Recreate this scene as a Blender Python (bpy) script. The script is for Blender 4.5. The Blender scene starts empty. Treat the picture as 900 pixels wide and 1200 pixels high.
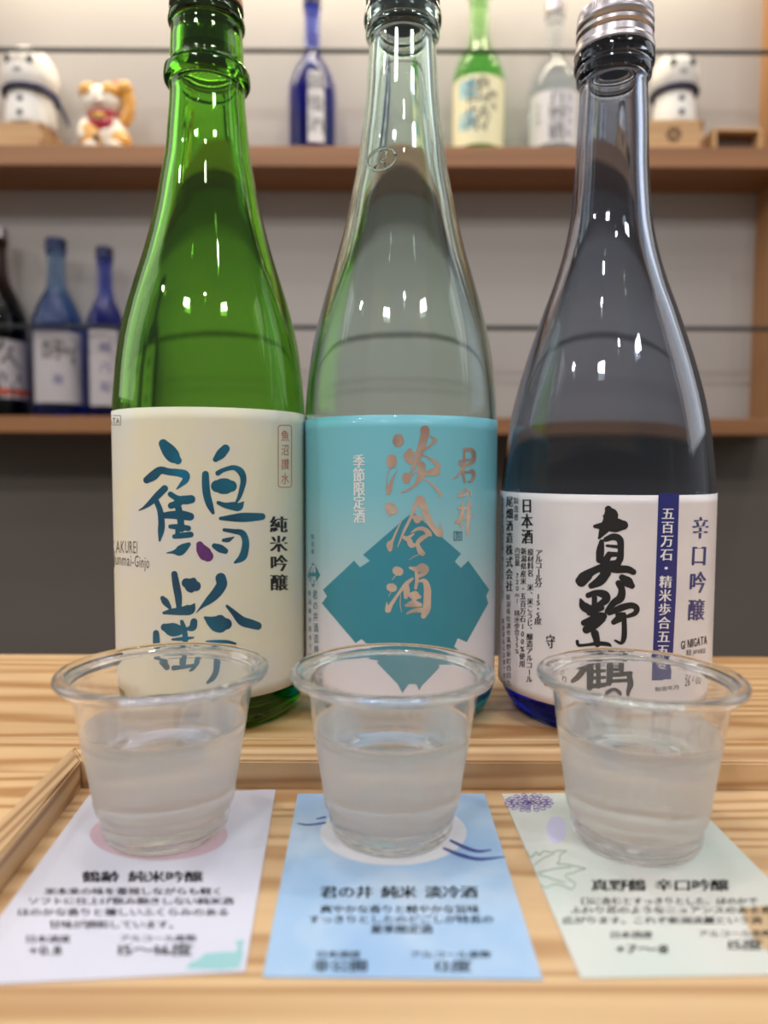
import bpy, bmesh, math, random
from mathutils import Vector, Matrix
from mathutils.geometry import tessellate_polygon

random.seed(7)
sc = bpy.context.scene
COL = sc.collection

# ------------------------------------------------------------------ camera, world, lamps, exposure
F_PX = 832.0
PITCH = math.radians(3.5)
ROLL = math.radians(0.2)
CAM = Vector((0, 0, 0.100))
fw = Vector((0, math.cos(PITCH), -math.sin(PITCH)))
up0 = Vector((0, math.sin(PITCH), math.cos(PITCH)))
rt0 = Vector((1, 0, 0))
rt = rt0 * math.cos(ROLL) + up0 * math.sin(ROLL)
upv = up0 * math.cos(ROLL) - rt0 * math.sin(ROLL)
cam_d = bpy.data.cameras.new('camera')
cam = bpy.data.objects.new('camera', cam_d)
COL.objects.link(cam)
cam.matrix_world = Matrix(((rt.x, upv.x, -fw.x, CAM.x), (rt.y, upv.y, -fw.y, CAM.y), (rt.z, upv.z, -fw.z, CAM.z), (0, 0, 0, 1)))
cam_d.sensor_fit = 'HORIZONTAL'
cam_d.sensor_width = 36
cam_d.lens = F_PX / 900 * 36
cam_d.clip_start = 0.005
cam_d.dof.use_dof = True
cam_d.dof.focus_distance = 0.236
cam_d.dof.aperture_fstop = 10.5
sc.camera = cam

sc.view_settings.view_transform = 'Standard'
sc.view_settings.look = 'None'
sc.view_settings.gamma = 1
sc.view_settings.use_curve_mapping = False
sc.view_settings.exposure = 0.04
cy = sc.cycles
cy.use_denoising = True
cy.max_bounces = 28
cy.transmission_bounces = 28
cy.glossy_bounces = 12
cy.diffuse_bounces = 4
cy.transparent_max_bounces = 8
cy.sample_clamp_indirect = 6
cy.caustics_refractive = True
cy.caustics_reflective = True
cy.blur_glossy = 0.3

w = bpy.data.worlds.new('store_ambient')
sc.world = w
w.use_nodes = True
bg = w.node_tree.nodes['Background']
bg.inputs[0].default_value = (1.0, 0.98, 0.96, 1)
bg.inputs[1].default_value = 0.28


def lamp(name, loc, target, power, size, color=(1, 0.93, 0.83), shape='DISK', size_y=None):
    d = bpy.data.lights.new(name, 'AREA')
    d.shape = shape
    d.size = size
    if size_y:
        d.size_y = size_y
    d.energy = power
    d.color = color
    o = bpy.data.objects.new(name, d)
    COL.objects.link(o)
    o.location = loc
    o.rotation_euler = (Vector(target) - Vector(loc)).to_track_quat('-Z', 'Y').to_euler()
    return o


lamp('ceiling_spot', (-1.6, -0.5, 1.50), (-0.1, 1.2, 0.3), 5.5, 0.06, (1, .94, .88))
for sx, sy, sp in ((0.55, -0.75, 3.2), (-0.55, -0.75, 3.2), (-0.12, 0.10, 2.0), (0.30, 0.42, 2.2), (-0.45, 0.45, 2.6), (0.95, 0.30, 2.6), (-0.95, 0.0, 2.2), (0.1, -1.3, 2.6)):
    lamp('ceiling_spot', (sx, sy, 1.65), (0, .22, 0), sp * 1.0, 0.06, (1, .98, .95))
lamp('front_fill_panel', (-0.75, -1.5, 1.7), (0, .2, 0), 9, 0.30, (.97, .98, 1), 'RECTANGLE', 0.12)  # unseen fill panels added behind the camera for front light and reflections
lamp('front_fill_panel', (1.0, -1.3, 1.7), (0, .2, 0), 6, 0.30, (.97, .98, 1), 'RECTANGLE', 0.12)
lamp('overhead_fill_line', (0, 0.55, 1.65), (0, .35, 0), 5.5, 2.6, (1, .98, .96), 'RECTANGLE', 0.10)  # unseen fill line added overhead to brighten the bottle edges
for sx in (-1, 1):
    lamp('side_streak_fill', (sx * 1.9, 0.75, 1.0), (0, .35, .4), 9, 1.5, (.98, .99, 1), 'RECTANGLE', 1.2)  # unseen fill added at both sides for bright streaks along the glass


# ------------------------------------------------------------------ projection helpers
def ray(px, py):
    return fw + rt * ((px - 450) / F_PX) + upv * ((600 - py) / F_PX)


def on_plane(px, py, z):
    d = ray(px, py)
    return CAM + d * ((z - CAM.z) / d.z)


def on_y(px, py, Y):
    d = ray(px, py)
    return CAM + d * ((Y - CAM.y) / d.y)


def cyl_hit(px, py, cx, cy_, r, off=0.0):
    d = ray(px, py)
    a = d.x * d.x + d.y * d.y
    ox, oy = CAM.x - cx, CAM.y - cy_
    b = 2 * (ox * d.x + oy * d.y)
    c = ox * ox + oy * oy - r * r
    disc = b * b - 4 * a * c
    t = (-b - math.sqrt(max(disc, 0))) / (2 * a)
    p = CAM + d * t
    ang = math.atan2(p.y - cy_, p.x - cx)
    return Vector(((r + off) * math.cos(ang), (r + off) * math.sin(ang), p.z))


# ------------------------------------------------------------------ materials
def new_mat(name):
    m = bpy.data.materials.new(name)
    m.use_nodes = True
    nt = m.node_tree
    return m, nt, nt.nodes['Principled BSDF']


def plain(name, col, rough=0.5, metal=0.0, coat=0.0, bump=0.0, bscale=200, sheen=0):
    m, nt, b = new_mat(name)
    b.inputs['Base Color'].default_value = (*col, 1)
    b.inputs['Roughness'].default_value = rough
    b.inputs['Metallic'].default_value = metal
    b.inputs['Coat Weight'].default_value = coat
    tc = nt.nodes.new('ShaderNodeTexCoord')
    n = nt.nodes.new('ShaderNodeTexNoise')
    n.inputs['Scale'].default_value = bscale
    n.inputs['Detail'].default_value = 4
    nt.links.new(tc.outputs['Object'], n.inputs['Vector'])
    mx = nt.nodes.new('ShaderNodeMix')
    mx.data_type = 'RGBA'
    mx.inputs['A'].default_value = (*[c * 0.93 for c in col], 1)
    mx.inputs['B'].default_value = (*[min(1, c * 1.06) for c in col], 1)
    nt.links.new(n.outputs['Fac'], mx.inputs['Factor'])
    nt.links.new(mx.outputs['Result'], b.inputs['Base Color'])
    if bump:
        bp = nt.nodes.new('ShaderNodeBump')
        bp.inputs['Strength'].default_value = bump
        bp.inputs['Distance'].default_value = 0.0005
        nt.links.new(n.outputs['Fac'], bp.inputs['Height'])
        nt.links.new(bp.outputs['Normal'], b.inputs['Normal'])
    return m


def wood(name, light, dark, axis='X', rough=0.45, scale=1.0, contrast=0.55, coat=0.0):
    """grain runs along axis; the object's random value shifts it so planks differ"""
    m, nt, b = new_mat(name)
    N = nt.nodes.new
    L = nt.links.new
    tc = N('ShaderNodeTexCoord')
    oi = N('ShaderNodeObjectInfo')
    mp = N('ShaderNodeMapping')
    s = {'X': (3, 70, 70), 'Y': (70, 3, 70), 'Z': (70, 70, 3)}[axis]
    mp.inputs['Scale'].default_value = [v * scale for v in s]
    L(tc.outputs['Object'], mp.inputs['Vector'])
    ad = N('ShaderNodeVectorMath')
    ad.operation = 'ADD'
    L(mp.outputs[0], ad.inputs[0])
    sc_ = N('ShaderNodeVectorMath')
    sc_.operation = 'SCALE'
    sc_.inputs[0].default_value = (13, 29, 17)
    L(oi.outputs['Random'], sc_.inputs['Scale'])
    L(sc_.outputs[0], ad.inputs[1])
    n1 = N('ShaderNodeTexNoise')
    n1.inputs['Scale'].default_value = 1.0
    n1.inputs['Detail'].default_value = 3
    n1.inputs['Roughness'].default_value = 0.5
    n1.inputs['Distortion'].default_value = 0.6
    L(ad.outputs[0], n1.inputs['Vector'])
    # rings: sine of a slow noise
    mul = N('ShaderNodeMath')
    mul.operation = 'MULTIPLY'
    mul.inputs[1].default_value = 75
    n0 = N('ShaderNodeTexNoise')
    n0.inputs['Scale'].default_value = 0.22
    n0.inputs['Detail'].default_value = 1
    L(ad.outputs[0], n0.inputs['Vector'])
    L(n0.outputs['Fac'], mul.inputs[0])
    sn = N('ShaderNodeMath')
    sn.operation = 'SINE'
    L(mul.outputs[0], sn.inputs[0])
    mr = N('ShaderNodeMapRange')
    mr.inputs['From Min'].default_value = -1
    mr.inputs['From Max'].default_value = 1
    L(sn.outputs[0], mr.inputs['Value'])
    pw = N('ShaderNodeMath')
    pw.operation = 'POWER'
    pw.inputs[1].default_value = 2.2
    L(mr.outputs[0], pw.inputs[0])
    mixf = N('ShaderNodeMath')
    mixf.operation = 'MULTIPLY_ADD'
    L(pw.outputs[0], mixf.inputs[0])
    mixf.inputs[1].default_value = contrast
    f2 = N('ShaderNodeMath')
    f2.operation = 'MULTIPLY'
    f2.inputs[1].default_value = 0.55
    L(n1.outputs['Fac'], f2.inputs[0])
    L(f2.outputs[0], mixf.inputs[2])
    mx = N('ShaderNodeMix')
    mx.data_type = 'RGBA'
    mx.inputs['A'].default_value = (*light, 1)
    mx.inputs['B'].default_value = (*dark, 1)
    L(mixf.outputs[0], mx.inputs['Factor'])
    L(mx.outputs['Result'], b.inputs['Base Color'])
    b.inputs['Roughness'].default_value = rough
    b.inputs['Coat Weight'].default_value = coat
    bp = N('ShaderNodeBump')
    bp.inputs['Strength'].default_value = 0.25
    bp.inputs['Distance'].default_value = 0.0003
    L(n1.outputs['Fac'], bp.inputs['Height'])
    L(bp.outputs['Normal'], b.inputs['Normal'])
    return m


def glass(name, density=0, absorb=(0, 0, 0), rough=0.0, ior=None, tint=(1, 1, 1), wobble=0.0, coat_tint=None, coat_z=(0, 1)):
    m = bpy.data.materials.new(name)
    m.use_nodes = True
    nt = m.node_tree
    nt.nodes.clear()
    N = nt.nodes.new
    L = nt.links.new
    out = N('ShaderNodeOutputMaterial')
    g = N('ShaderNodeBsdfGlass')
    g.distribution = 'GGX'
    g.inputs['Color'].default_value = (*tint, 1)
    g.inputs['Roughness'].default_value = rough
    if ior is None:
        at = N('ShaderNodeAttribute')
        at.attribute_name = 'ior'
        L(at.outputs['Fac'], g.inputs['IOR'])
    else:
        g.inputs['IOR'].default_value = ior
    if wobble:
        tc = N('ShaderNodeTexCoord')
        mp = N('ShaderNodeMapping')
        mp.inputs['Scale'].default_value = (60, 60, 22)
        L(tc.outputs['Object'], mp.inputs['Vector'])
        n = N('ShaderNodeTexNoise')
        n.inputs['Scale'].default_value = 1
        n.inputs['Detail'].default_value = 1.5
        L(mp.outputs[0], n.inputs['Vector'])
        bp = N('ShaderNodeBump')
        bp.inputs['Strength'].default_value = 1.0
        bp.inputs['Distance'].default_value = wobble
        L(n.outputs['Fac'], bp.inputs['Height'])
        L(bp.outputs['Normal'], g.inputs['Normal'])
    if coat_tint:
        # sprayed colour fade on the lower part of the bottle
        tc = N('ShaderNodeTexCoord')
        sp = N('ShaderNodeSeparateXYZ')
        L(tc.outputs['Object'], sp.inputs[0])
        mr = N('ShaderNodeMapRange')
        mr.inputs['From Min'].default_value = coat_z[0]
        mr.inputs['From Max'].default_value = coat_z[1]
        L(sp.outputs['Z'], mr.inputs['Value'])
        mx = N('ShaderNodeMix')
        mx.data_type = 'RGBA'
        mx.inputs['A'].default_value = (*coat_tint, 1)
        mx.inputs['B'].default_value = (*tint, 1)
        L(mr.outputs[0], mx.inputs['Factor'])
        L(mx.outputs['Result'], g.inputs['Color'])
    L(g.outputs[0], out.inputs['Surface'])
    if density:
        v = N('ShaderNodeVolumeAbsorption')
        v.inputs['Color'].default_value = (*[1 - a for a in absorb], 1)
        v.inputs['Density'].default_value = density
        L(v.outputs[0], out.inputs['Volume'])
    return m


def paper(name, build, rough=0.5, coat=0.0):
    """label paper: build(nt, texcoord) returns the colour socket"""
    m, nt, b = new_mat(name)
    col = build(nt)
    nt.links.new(col, b.inputs['Base Color'])
    b.inputs['Roughness'].default_value = rough
    b.inputs['Coat Weight'].default_value = coat
    b.inputs['Coat Roughness'].default_value = 0.08
    return m


def ramp_noise(nt, cols, scale, detail=3, coord='Object', mapscale=(1, 1, 1)):
    N = nt.nodes.new
    L = nt.links.new
    tc = N('ShaderNodeTexCoord')
    mp = N('ShaderNodeMapping')
    mp.inputs['Scale'].default_value = mapscale
    L(tc.outputs[coord], mp.inputs['Vector'])
    n = N('ShaderNodeTexNoise')
    n.inputs['Scale'].default_value = scale
    n.inputs['Detail'].default_value = detail
    L(mp.outputs[0], n.inputs['Vector'])
    cr = N('ShaderNodeValToRGB')
    els = cr.color_ramp.elements
    while len(els) < len(cols):
        els.new(0.5)
    for e, (p, c) in zip(els, cols):
        e.position = p
        e.color = (*c, 1)
    L(n.outputs['Fac'], cr.inputs['Fac'])
    return cr.outputs['Color']


def z_ramp(nt, z0, z1, cols):
    N = nt.nodes.new
    L = nt.links.new
    tc = N('ShaderNodeTexCoord')
    sp = N('ShaderNodeSeparateXYZ')
    L(tc.outputs['Object'], sp.inputs[0])
    mr = N('ShaderNodeMapRange')
    mr.inputs['From Min'].default_value = z0
    mr.inputs['From Max'].default_value = z1
    L(sp.outputs['Z'], mr.inputs['Value'])
    cr = N('ShaderNodeValToRGB')
    els = cr.color_ramp.elements
    while len(els) < len(cols):
        els.new(0.5)
    for e, (p, c) in zip(els, cols):
        e.position = p
        e.color = (*c, 1)
    L(mr.outputs[0], cr.inputs['Fac'])
    return cr.outputs['Color']


def srgb(r, g, b):
    f = lambda v: (v / 255 / 12.92) if v / 255 <= 0.04045 else ((v / 255 + 0.055) / 1.055) ** 2.4
    return (f(r), f(g), f(b))


# ------------------------------------------------------------------ object helpers
def obj_from(name, verts, faces, mat=None, parent=None, smooth=False, loc=None):
    me = bpy.data.meshes.new(name)
    me.from_pydata([tuple(v) for v in verts], [], faces)
    if smooth:
        me.polygons.foreach_set('use_smooth', [True] * len(me.polygons))
    me.update()
    o = bpy.data.objects.new(name, me)
    COL.objects.link(o)
    if mat:
        me.materials.append(mat)
    if parent:
        o.parent = parent
    if loc is not None:
        o.location = loc
    return o


def obj_bm(name, bm, mat, parent=None, smooth=False, loc=None):
    me = bpy.data.meshes.new(name)
    bm.to_mesh(me)
    bm.free()
    if smooth:
        me.polygons.foreach_set('use_smooth', [True] * len(me.polygons))
    o = bpy.data.objects.new(name, me)
    COL.objects.link(o)
    me.materials.append(mat)
    if parent:
        o.parent = parent
    if loc is not None:
        o.location = loc
    return o


def thing(name, label, cat, loc=(0, 0, 0), group=None, rotz=0):
    o = bpy.data.objects.new(name, None)
    o.empty_display_size = 0.02
    COL.objects.link(o)
    o.location = loc
    o.rotation_euler.z = rotz
    tag(o, label, cat, group)
    return o


def tag(o, label, cat, group=None):
    o['label'] = label
    o['category'] = cat
    if group:
        o['group'] = group
    return o


def box_bm(x0, x1, y0, y1, z0, z1, bevel=0.0, bm=None, seg=2):
    own = bm is None
    bm = bm or bmesh.new()
    vs = [bm.verts.new(p) for p in ((x0, y0, z0), (x1, y0, z0), (x1, y1, z0), (x0, y1, z0), (x0, y0, z1), (x1, y0, z1), (x1, y1, z1), (x0, y1, z1))]
    fs = [bm.faces.new([vs[i] for i in f]) for f in ((0, 3, 2, 1), (4, 5, 6, 7), (0, 1, 5, 4), (1, 2, 6, 5), (2, 3, 7, 6), (3, 0, 4, 7))]
    if bevel:
        es = set(e for f in fs for e in f.edges)
        bmesh.ops.bevel(bm, geom=list(es), offset=bevel, segments=seg, affect='EDGES', profile=0.5)
    return bm


def sphere_bm(c, r, sx=1, sy=1, sz=1, u=24, v=16, bm=None, rot=None):
    bm = bm or bmesh.new()
    M = Matrix.Translation(c) @ (rot or Matrix.Identity(4)) @ Matrix.Diagonal((r * sx, r * sy, r * sz, 1))
    bmesh.ops.create_uvsphere(bm, u_segments=u, v_segments=v, radius=1, matrix=M)
    return bm


def tube_bm(pts, rad, seg=8, bm=None):
    bm = bm or bmesh.new()
    pts = [Vector(p) for p in pts]
    rads = rad if isinstance(rad, (list, tuple)) else [rad] * len(pts)
    rings = []
    for i, p in enumerate(pts):
        d = (pts[min(i + 1, len(pts) - 1)] - pts[max(i - 1, 0)]).normalized()
        a = d.orthogonal().normalized() if i == 0 else (rings_a - d * rings_a.dot(d)).normalized()
        rings_a = a
        b = d.cross(a)
        rings.append([bm.verts.new(p + (a * math.cos(t) + b * math.sin(t)) * rads[i]) for t in [2 * math.pi * k / seg for k in range(seg)]])
    for r0, r1 in zip(rings, rings[1:]):
        for k in range(seg):
            bm.faces.new((r0[k], r0[(k + 1) % seg], r1[(k + 1) % seg], r1[k]))
    bm.faces.new(rings[0][::-1])
    bm.faces.new(rings[-1])
    return bm


def catmull(pts, n=6):
    out = []
    P = [tuple(p) for p in pts]
    if len(P) < 2:
        return P
    P = [tuple(2 * a - b for a, b in zip(P[0], P[1]))] + P + [tuple(2 * a - b for a, b in zip(P[-1], P[-2]))]
    for i in range(1, len(P) - 2):
        p0, p1, p2, p3 = P[i - 1:i + 3]
        for k in range(n):
            t = k / n
            out.append(tuple(0.5 * (2 * b + (c - a) * t + (2 * a - 5 * b + 4 * c - d) * t * t + (3 * b - a - 3 * c + d) * t ** 3) for a, b, c, d in zip(p0, p1, p2, p3)))
    out.append(P[-2])
    return out


def revolve(profile, seg=96, closed_ends=True):
    """profile: list of (r, z); r=0 at the ends closes to a pole. Returns verts, faces, ring index per vert"""
    verts, faces, idx = [], [], []
    rings = []
    for i, (r, z) in enumerate(profile):
        if r <= 1e-7:
            rings.append([len(verts)])
            verts.append((0, 0, z))
            idx.append(i)
        else:
            rings.append(list(range(len(verts), len(verts) + seg)))
            for k in range(seg):
                a = 2 * math.pi * k / seg
                verts.append((r * math.cos(a), r * math.sin(a), z))
                idx.append(i)
    for a, b in zip(rings, rings[1:]):
        for k in range(seg):
            k2 = (k + 1) % seg
            if len(a) == 1 and len(b) == 1:
                continue
            if len(a) == 1:
                faces.append((a[0], b[k2], b[k]))
            elif len(b) == 1:
                faces.append((a[k], a[k2], b[0]))
            else:
                faces.append((a[k], a[k2], b[k2], b[k]))
    return verts, faces, idx


def lathe(name, profile, mat, parent=None, seg=64, loc=None, smooth=True):
    v, f, _ = revolve(profile, seg)
    o = obj_from(name, v, f, mat, parent, smooth, loc)
    return o


# ------------------------------------------------------------------ print: strokes, glyphs and filled shapes mapped onto a surface
def ribbon(acc, pts, fn, n=6, across=3, cap=True):
    verts, faces = acc
    P = catmull(pts, n) if len(pts) > 2 else catmull(pts, 4)
    L = len(P)
    rows = []
    left, right = [], []
    for i, (x, y, wd) in enumerate(P):
        x0, y0, _ = P[max(i - 1, 0)]
        x1, y1, _ = P[min(i + 1, L - 1)]
        dx, dy = x1 - x0, y1 - y0
        l = math.hypot(dx, dy) or 1
        nx, ny = -dy / l, dx / l
        h = max(wd, 0.2) / 2
        row = []
        for k in range(across + 1):
            s = (k / across * 2 - 1) * h
            row.append((x + nx * s, y + ny * s))
        rows.append(row)
    base = len(verts)
    for row in rows:
        for q in row:
            verts.append(fn(*q))
    m = across + 1
    for i in range(L - 1):
        for k in range(across):
            a = base + i * m + k
            faces.append((a, a + 1, a + m + 1, a + m))
    if cap:
        for (x, y, wd), (xn, yn, _) in ((P[0], P[1]), (P[-1], P[-2])):
            h = max(wd, 0.2) / 2
            a0 = math.atan2(y - yn, x - xn)
            b0 = len(verts)
            verts.append(fn(x, y))
            K = 8
            for k in range(K + 1):
                a = a0 - math.pi / 2 + math.pi * k / K
                verts.append(fn(x + math.cos(a) * h, y + math.sin(a) * h))
            for k in range(K):
                faces.append((b0, b0 + 1 + k, b0 + 2 + k))


def strokes(name, lst, origin, scale, fn, mat, parent, **kw):
    acc = ([], [])
    for s in lst:
        pts = [(origin[0] + x / scale, origin[1] + y / scale, wd * 1.08 / scale) for x, y, wd in s]
        ribbon(acc, pts, fn, **kw)
    return obj_from(name, acc[0], acc[1], mat, parent)


def fill_poly(name, poly, fn, mat, parent, dy=1.2, dx=5.0, acc=None):
    """scanline fill of a closed polygon given in photo pixels so that it follows a curved surface"""
    own = acc is None
    verts, faces = acc or ([], [])
    y0 = min(p[1] for p in poly)
    y1 = max(p[1] for p in poly)
    n = max(2, int((y1 - y0) / dy))

    def spans(y):
        xs = []
        for (xa, ya), (xb, yb) in zip(poly, poly[1:] + poly[:1]):
            if (ya <= y < yb) or (yb <= y < ya):
                xs.append(xa + (y - ya) / (yb - ya) * (xb - xa))
        xs.sort()
        return list(zip(xs[::2], xs[1::2]))
    for i in range(n):
        ya = y0 + (y1 - y0) * i / n
        yb = y0 + (y1 - y0) * (i + 1) / n
        for xa, xb in spans((ya + yb) / 2):
            k = max(1, int((xb - xa) / dx))
            b = len(verts)
            for j in range(k + 1):
                x = xa + (xb - xa) * j / k
                verts.append(fn(x, ya))
                verts.append(fn(x, yb))
            for j in range(k):
                faces.append((b + 2 * j, b + 2 * j + 1, b + 2 * j + 3, b + 2 * j + 2))
    if own:
        return obj_from(name, verts, faces, mat, parent)


_gl = {}


def glyph(ch, bold=0.0):
    key = (ch, bold)
    if key not in _gl:
        c = bpy.data.curves.new('g', 'FONT')
        c.body = ch
        c.size = 1
        c.resolution_u = 2
        c.offset = bold
        c.dimensions = '2D'
        c.fill_mode = 'BOTH'
        o = bpy.data.objects.new('g', c)
        COL.objects.link(o)
        dg = bpy.context.evaluated_depsgraph_get()
        me = bpy.data.meshes.new_from_object(o.evaluated_get(dg))
        V = [(v.co.x, v.co.y) for v in me.vertices]
        Fc = [tuple(p.vertices) for p in me.polygons]
        bpy.data.objects.remove(o)
        bpy.data.curves.remove(c)
        bpy.data.meshes.remove(me)
        _gl[key] = (V, Fc)
    return _gl[key]


def is_wide(ch):
    return ord(ch) > 0x2E7F or ch in '〜・、。％'


_nb = False


def put_char(acc, ch, cx, cy_, wpx, hpx, fn, ex=(1, 0), ey=(0, 1), bold=0.0, rot90=False, fit=False):
    V, Fc = glyph(ch)
    if not V:
        return
    if bold > 0 and not _nb:
        for sx in (-bold, bold):
            put_char(acc, ch, cx + sx * wpx, cy_, wpx, hpx, fn, ex, ey, 0, rot90, fit)
    xs = [v[0] for v in V]
    ys = [v[1] for v in V]
    if is_wide(ch) and not fit:
        mx, my = 0.5 * 1.0, 0.38
        S = 1.0
        if _em[0]:
            S = _em[0]
            mx, my = _em[1], _em[2]
    else:
        mx, my = (min(xs) + max(xs)) / 2, 0.36
        S = 1.0 if not fit else 1.0 / max(max(xs) - min(xs), 1e-3)
        S = _em[0] if not fit else S
    verts, faces = acc
    b = len(verts)
    for x, y in V:
        gx, gy = (x - mx) * S, (y - my) * S
        if rot90:
            gx, gy = gy, -gx
        u, v = gx * wpx, -gy * hpx
        verts.append(fn(cx + u * ex[0] + v * ey[0], cy_ + u * ex[1] + v * ey[1]))
    for f in Fc:
        faces.append(tuple(b + i for i in f))


# em measure of the CJK fallback face, from a full-square glyph
_V, _ = glyph('国')
_xs = [v[0] for v in _V]
_ys = [v[1] for v in _V]
_em = [0.90 / max(max(_xs) - min(_xs), 1e-3), (min(_xs) + max(_xs)) / 2, (min(_ys) + max(_ys)) / 2]
print('EM', _em, len(_V))


def column(name, text, top, bottom, wpx, hpx, fn, mat, parent, bold=0.0, acc=None):
    """vertical text: top and bottom are the centres of the first and last characters in photo pixels"""
    own = acc is None
    acc = acc or ([], [])
    n = len(text)
    for i, ch in enumerate(text):
        if ch == ' ' or ch == '\u3000':
            continue
        t = i / (n - 1) if n > 1 else 0
        x = top[0] + (bottom[0] - top[0]) * t
        y = top[1] + (bottom[1] - top[1]) * t
        d = (bottom[0] - top[0], bottom[1] - top[1])
        l = math.hypot(*d) or 1
        ey = (d[0] / l, d[1] / l) if n > 1 else (0, 1)
        if ch in 'ー〜':
            put_char(acc, ch, x, y, wpx, hpx, fn, ey=ey, bold=bold, rot90=True)
        elif ch in '、。':
            put_char(acc, ch, x + wpx * .55, y - hpx * .55, wpx, hpx, fn, ey=ey, bold=bold)
        else:
            put_char(acc, ch, x, y, wpx, hpx, fn, ey=ey, bold=bold)
    if own:
        return obj_from(name, acc[0], acc[1], mat, parent)


def line_text(acc, text, x0, x1, y, hpx, fn, bold=0.0, y1=None):
    """horizontal text between x0 and x1 (outer edges) in photo pixels"""
    adv = [1.0 if is_wide(c) else (0.45 if c == ' ' else (max(v[0] for v in glyph(c)[0]) - min(v[0] for v in glyph(c)[0])) * _em[0] + (.09 if c not in 'IiLl' else .16)) for c in text]
    tot = sum(adv)
    k = (x1 - x0) / tot
    p = 0
    for c, a in zip(text, adv):
        f = (p + a / 2) / tot
        if c not in ' \u3000':
            yy = y if y1 is None else y + (y1 - y) * f
            put_char(acc, c, x0 + (x1 - x0) * f, yy, k * (0.95 if is_wide(c) else 0.9), hpx, fn, bold=bold)
        p += a


# ------------------------------------------------------------------ materials in use
M_COUNTER = wood('pine_counter', srgb(226, 190, 142), srgb(176, 128, 78), 'X', 0.42, 1.5, 0.75, 0.1)
M_TRAY = wood('tray_wood', srgb(224, 190, 146), srgb(170, 126, 82), 'X', 0.45, 2.2, 0.6, 0.05)
M_TRAY_Y = wood('tray_wood_side', srgb(218, 182, 138), srgb(150, 110, 72), 'Y', 0.45, 4.0, 0.75, 0.05)
M_SHELF = wood('shelf_wood', srgb(160, 110, 68), srgb(116, 74, 42), 'X', 0.5, .5, 0.3)
M_POST = wood('post_wood', srgb(172, 126, 82), srgb(134, 92, 54), 'Z', 0.5, .5, 0.3)
M_MASU = wood('masu_wood', srgb(205, 165, 115), srgb(165, 120, 75), 'X', 0.5, 1.0, 0.3)
M_DARKWOOD = wood('dark_wood', srgb(96, 66, 44), srgb(60, 40, 26), 'X', 0.5, 1.0, 0.3)
M_BACK = plain('shelf_back_paint', srgb(166, 159, 154), 0.7, bscale=6)
M_WALL = plain('wall_paint', srgb(100, 92, 85), 0.8, bscale=4)
M_FLOOR = plain('floor_grey', srgb(110, 104, 98), 0.6, bscale=5)
M_WIRE = plain('black_rail', (0.006, 0.006, 0.007), 0.35)
M_GREEN = glass('green_bottle_glass', 210, (0.62, 0.16, 1.0), tint=(.80, .92, .62), wobble=0.00006)
M_AQUA = glass('aqua_bottle_glass', 28, (1.0, 0.30, 0.40), tint=(.95, .975, .96), coat_tint=(.28, .76, .92), coat_z=(.0, .10), wobble=0.00008)
M_CLEAR = glass('pale_blue_bottle_glass', 34, (1.0, 0.8, 0.30), tint=(.79, .81, .84), coat_tint=(.26, .36, .92), coat_z=(.0, .092), wobble=0.00006)
M_CUP = glass('clear_cup_plastic', 0, rough=0.015)
_nt = M_CUP.node_tree
_g = [n for n in _nt.nodes if n.type == 'BSDF_GLASS'][0]
_at = _nt.nodes.new('ShaderNodeAttribute')
_at.attribute_name = 'haze'
_mr = _nt.nodes.new('ShaderNodeMapRange')
_mr.inputs['To Min'].default_value = 0.01
_mr.inputs['To Max'].default_value = 0.22
_nt.links.new(_at.outputs['Fac'], _mr.inputs['Value'])
_nt.links.new(_mr.outputs[0], _g.inputs['Roughness'])
_df = _nt.nodes.new('ShaderNodeBsdfDiffuse')
_df.inputs['Color'].default_value = (.97, .95, .92, 1)
_tl = _nt.nodes.new('ShaderNodeBsdfTranslucent')
_tl.inputs['Color'].default_value = (.97, .95, .92, 1)
_m1 = _nt.nodes.new('ShaderNodeMixShader')
_nt.links.new(_df.outputs[0], _m1.inputs[1])
_nt.links.new(_tl.outputs[0], _m1.inputs[2])
_m2 = _nt.nodes.new('ShaderNodeMixShader')
_hz = _nt.nodes.new('ShaderNodeMath')
_hz.operation = 'MULTIPLY'
_hz.inputs[1].default_value = 1.0
_nt.links.new(_at.outputs['Fac'], _hz.inputs[0])
_nt.links.new(_hz.outputs[0], _m2.inputs[0])
_nt.links.new(_g.outputs[0], _m2.inputs[1])
_nt.links.new(_m1.outputs[0], _m2.inputs[2])
_nt.links.new(_m2.outputs[0], [n for n in _nt.nodes if n.type == 'OUTPUT_MATERIAL'][0].inputs['Surface'])
M_LIQ = glass('sake', 0, ior=1.34)
M_CAP_BR = plain('bronze_cap', srgb(150, 118, 96), 0.3, metal=1.0, bscale=80)
M_CAP_SI = plain('silver_cap', srgb(176, 168, 170), 0.32, metal=1.0, bscale=80)
M_INK = plain('black_ink', (0.010, 0.010, 0.012), 0.45)
M_INK_G = plain('grey_ink', srgb(95, 90, 85), 0.5)
M_RED = plain('red_ink', srgb(185, 88, 70), 0.5)
M_NAVY = plain('navy_ink', srgb(28, 38, 120), 0.35, coat=0.3)
M_WHITEINK = plain('white_ink', srgb(235, 235, 235), 0.5)
M_PURPLE = plain('purple_ink', srgb(96, 45, 110), 0.45)
M_TEAL = plain('teal_print', srgb(52, 138, 158), 0.4, bscale=60)
M_TEALINK = plain('teal_ink', srgb(70, 125, 140), 0.5)
M_STOP = plain('dark_stopper', (0.02, 0.025, 0.03), 0.4)


def _blue_ink(nt):
    return ramp_noise(nt, [(0.32, srgb(0, 60, 92)), (0.55, srgb(0, 92, 118)), (0.72, srgb(0, 120, 165))], 45, 2)


M_BLUEINK = paper('watercolour_blue_ink', _blue_ink, 0.35, 0.2)


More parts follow.
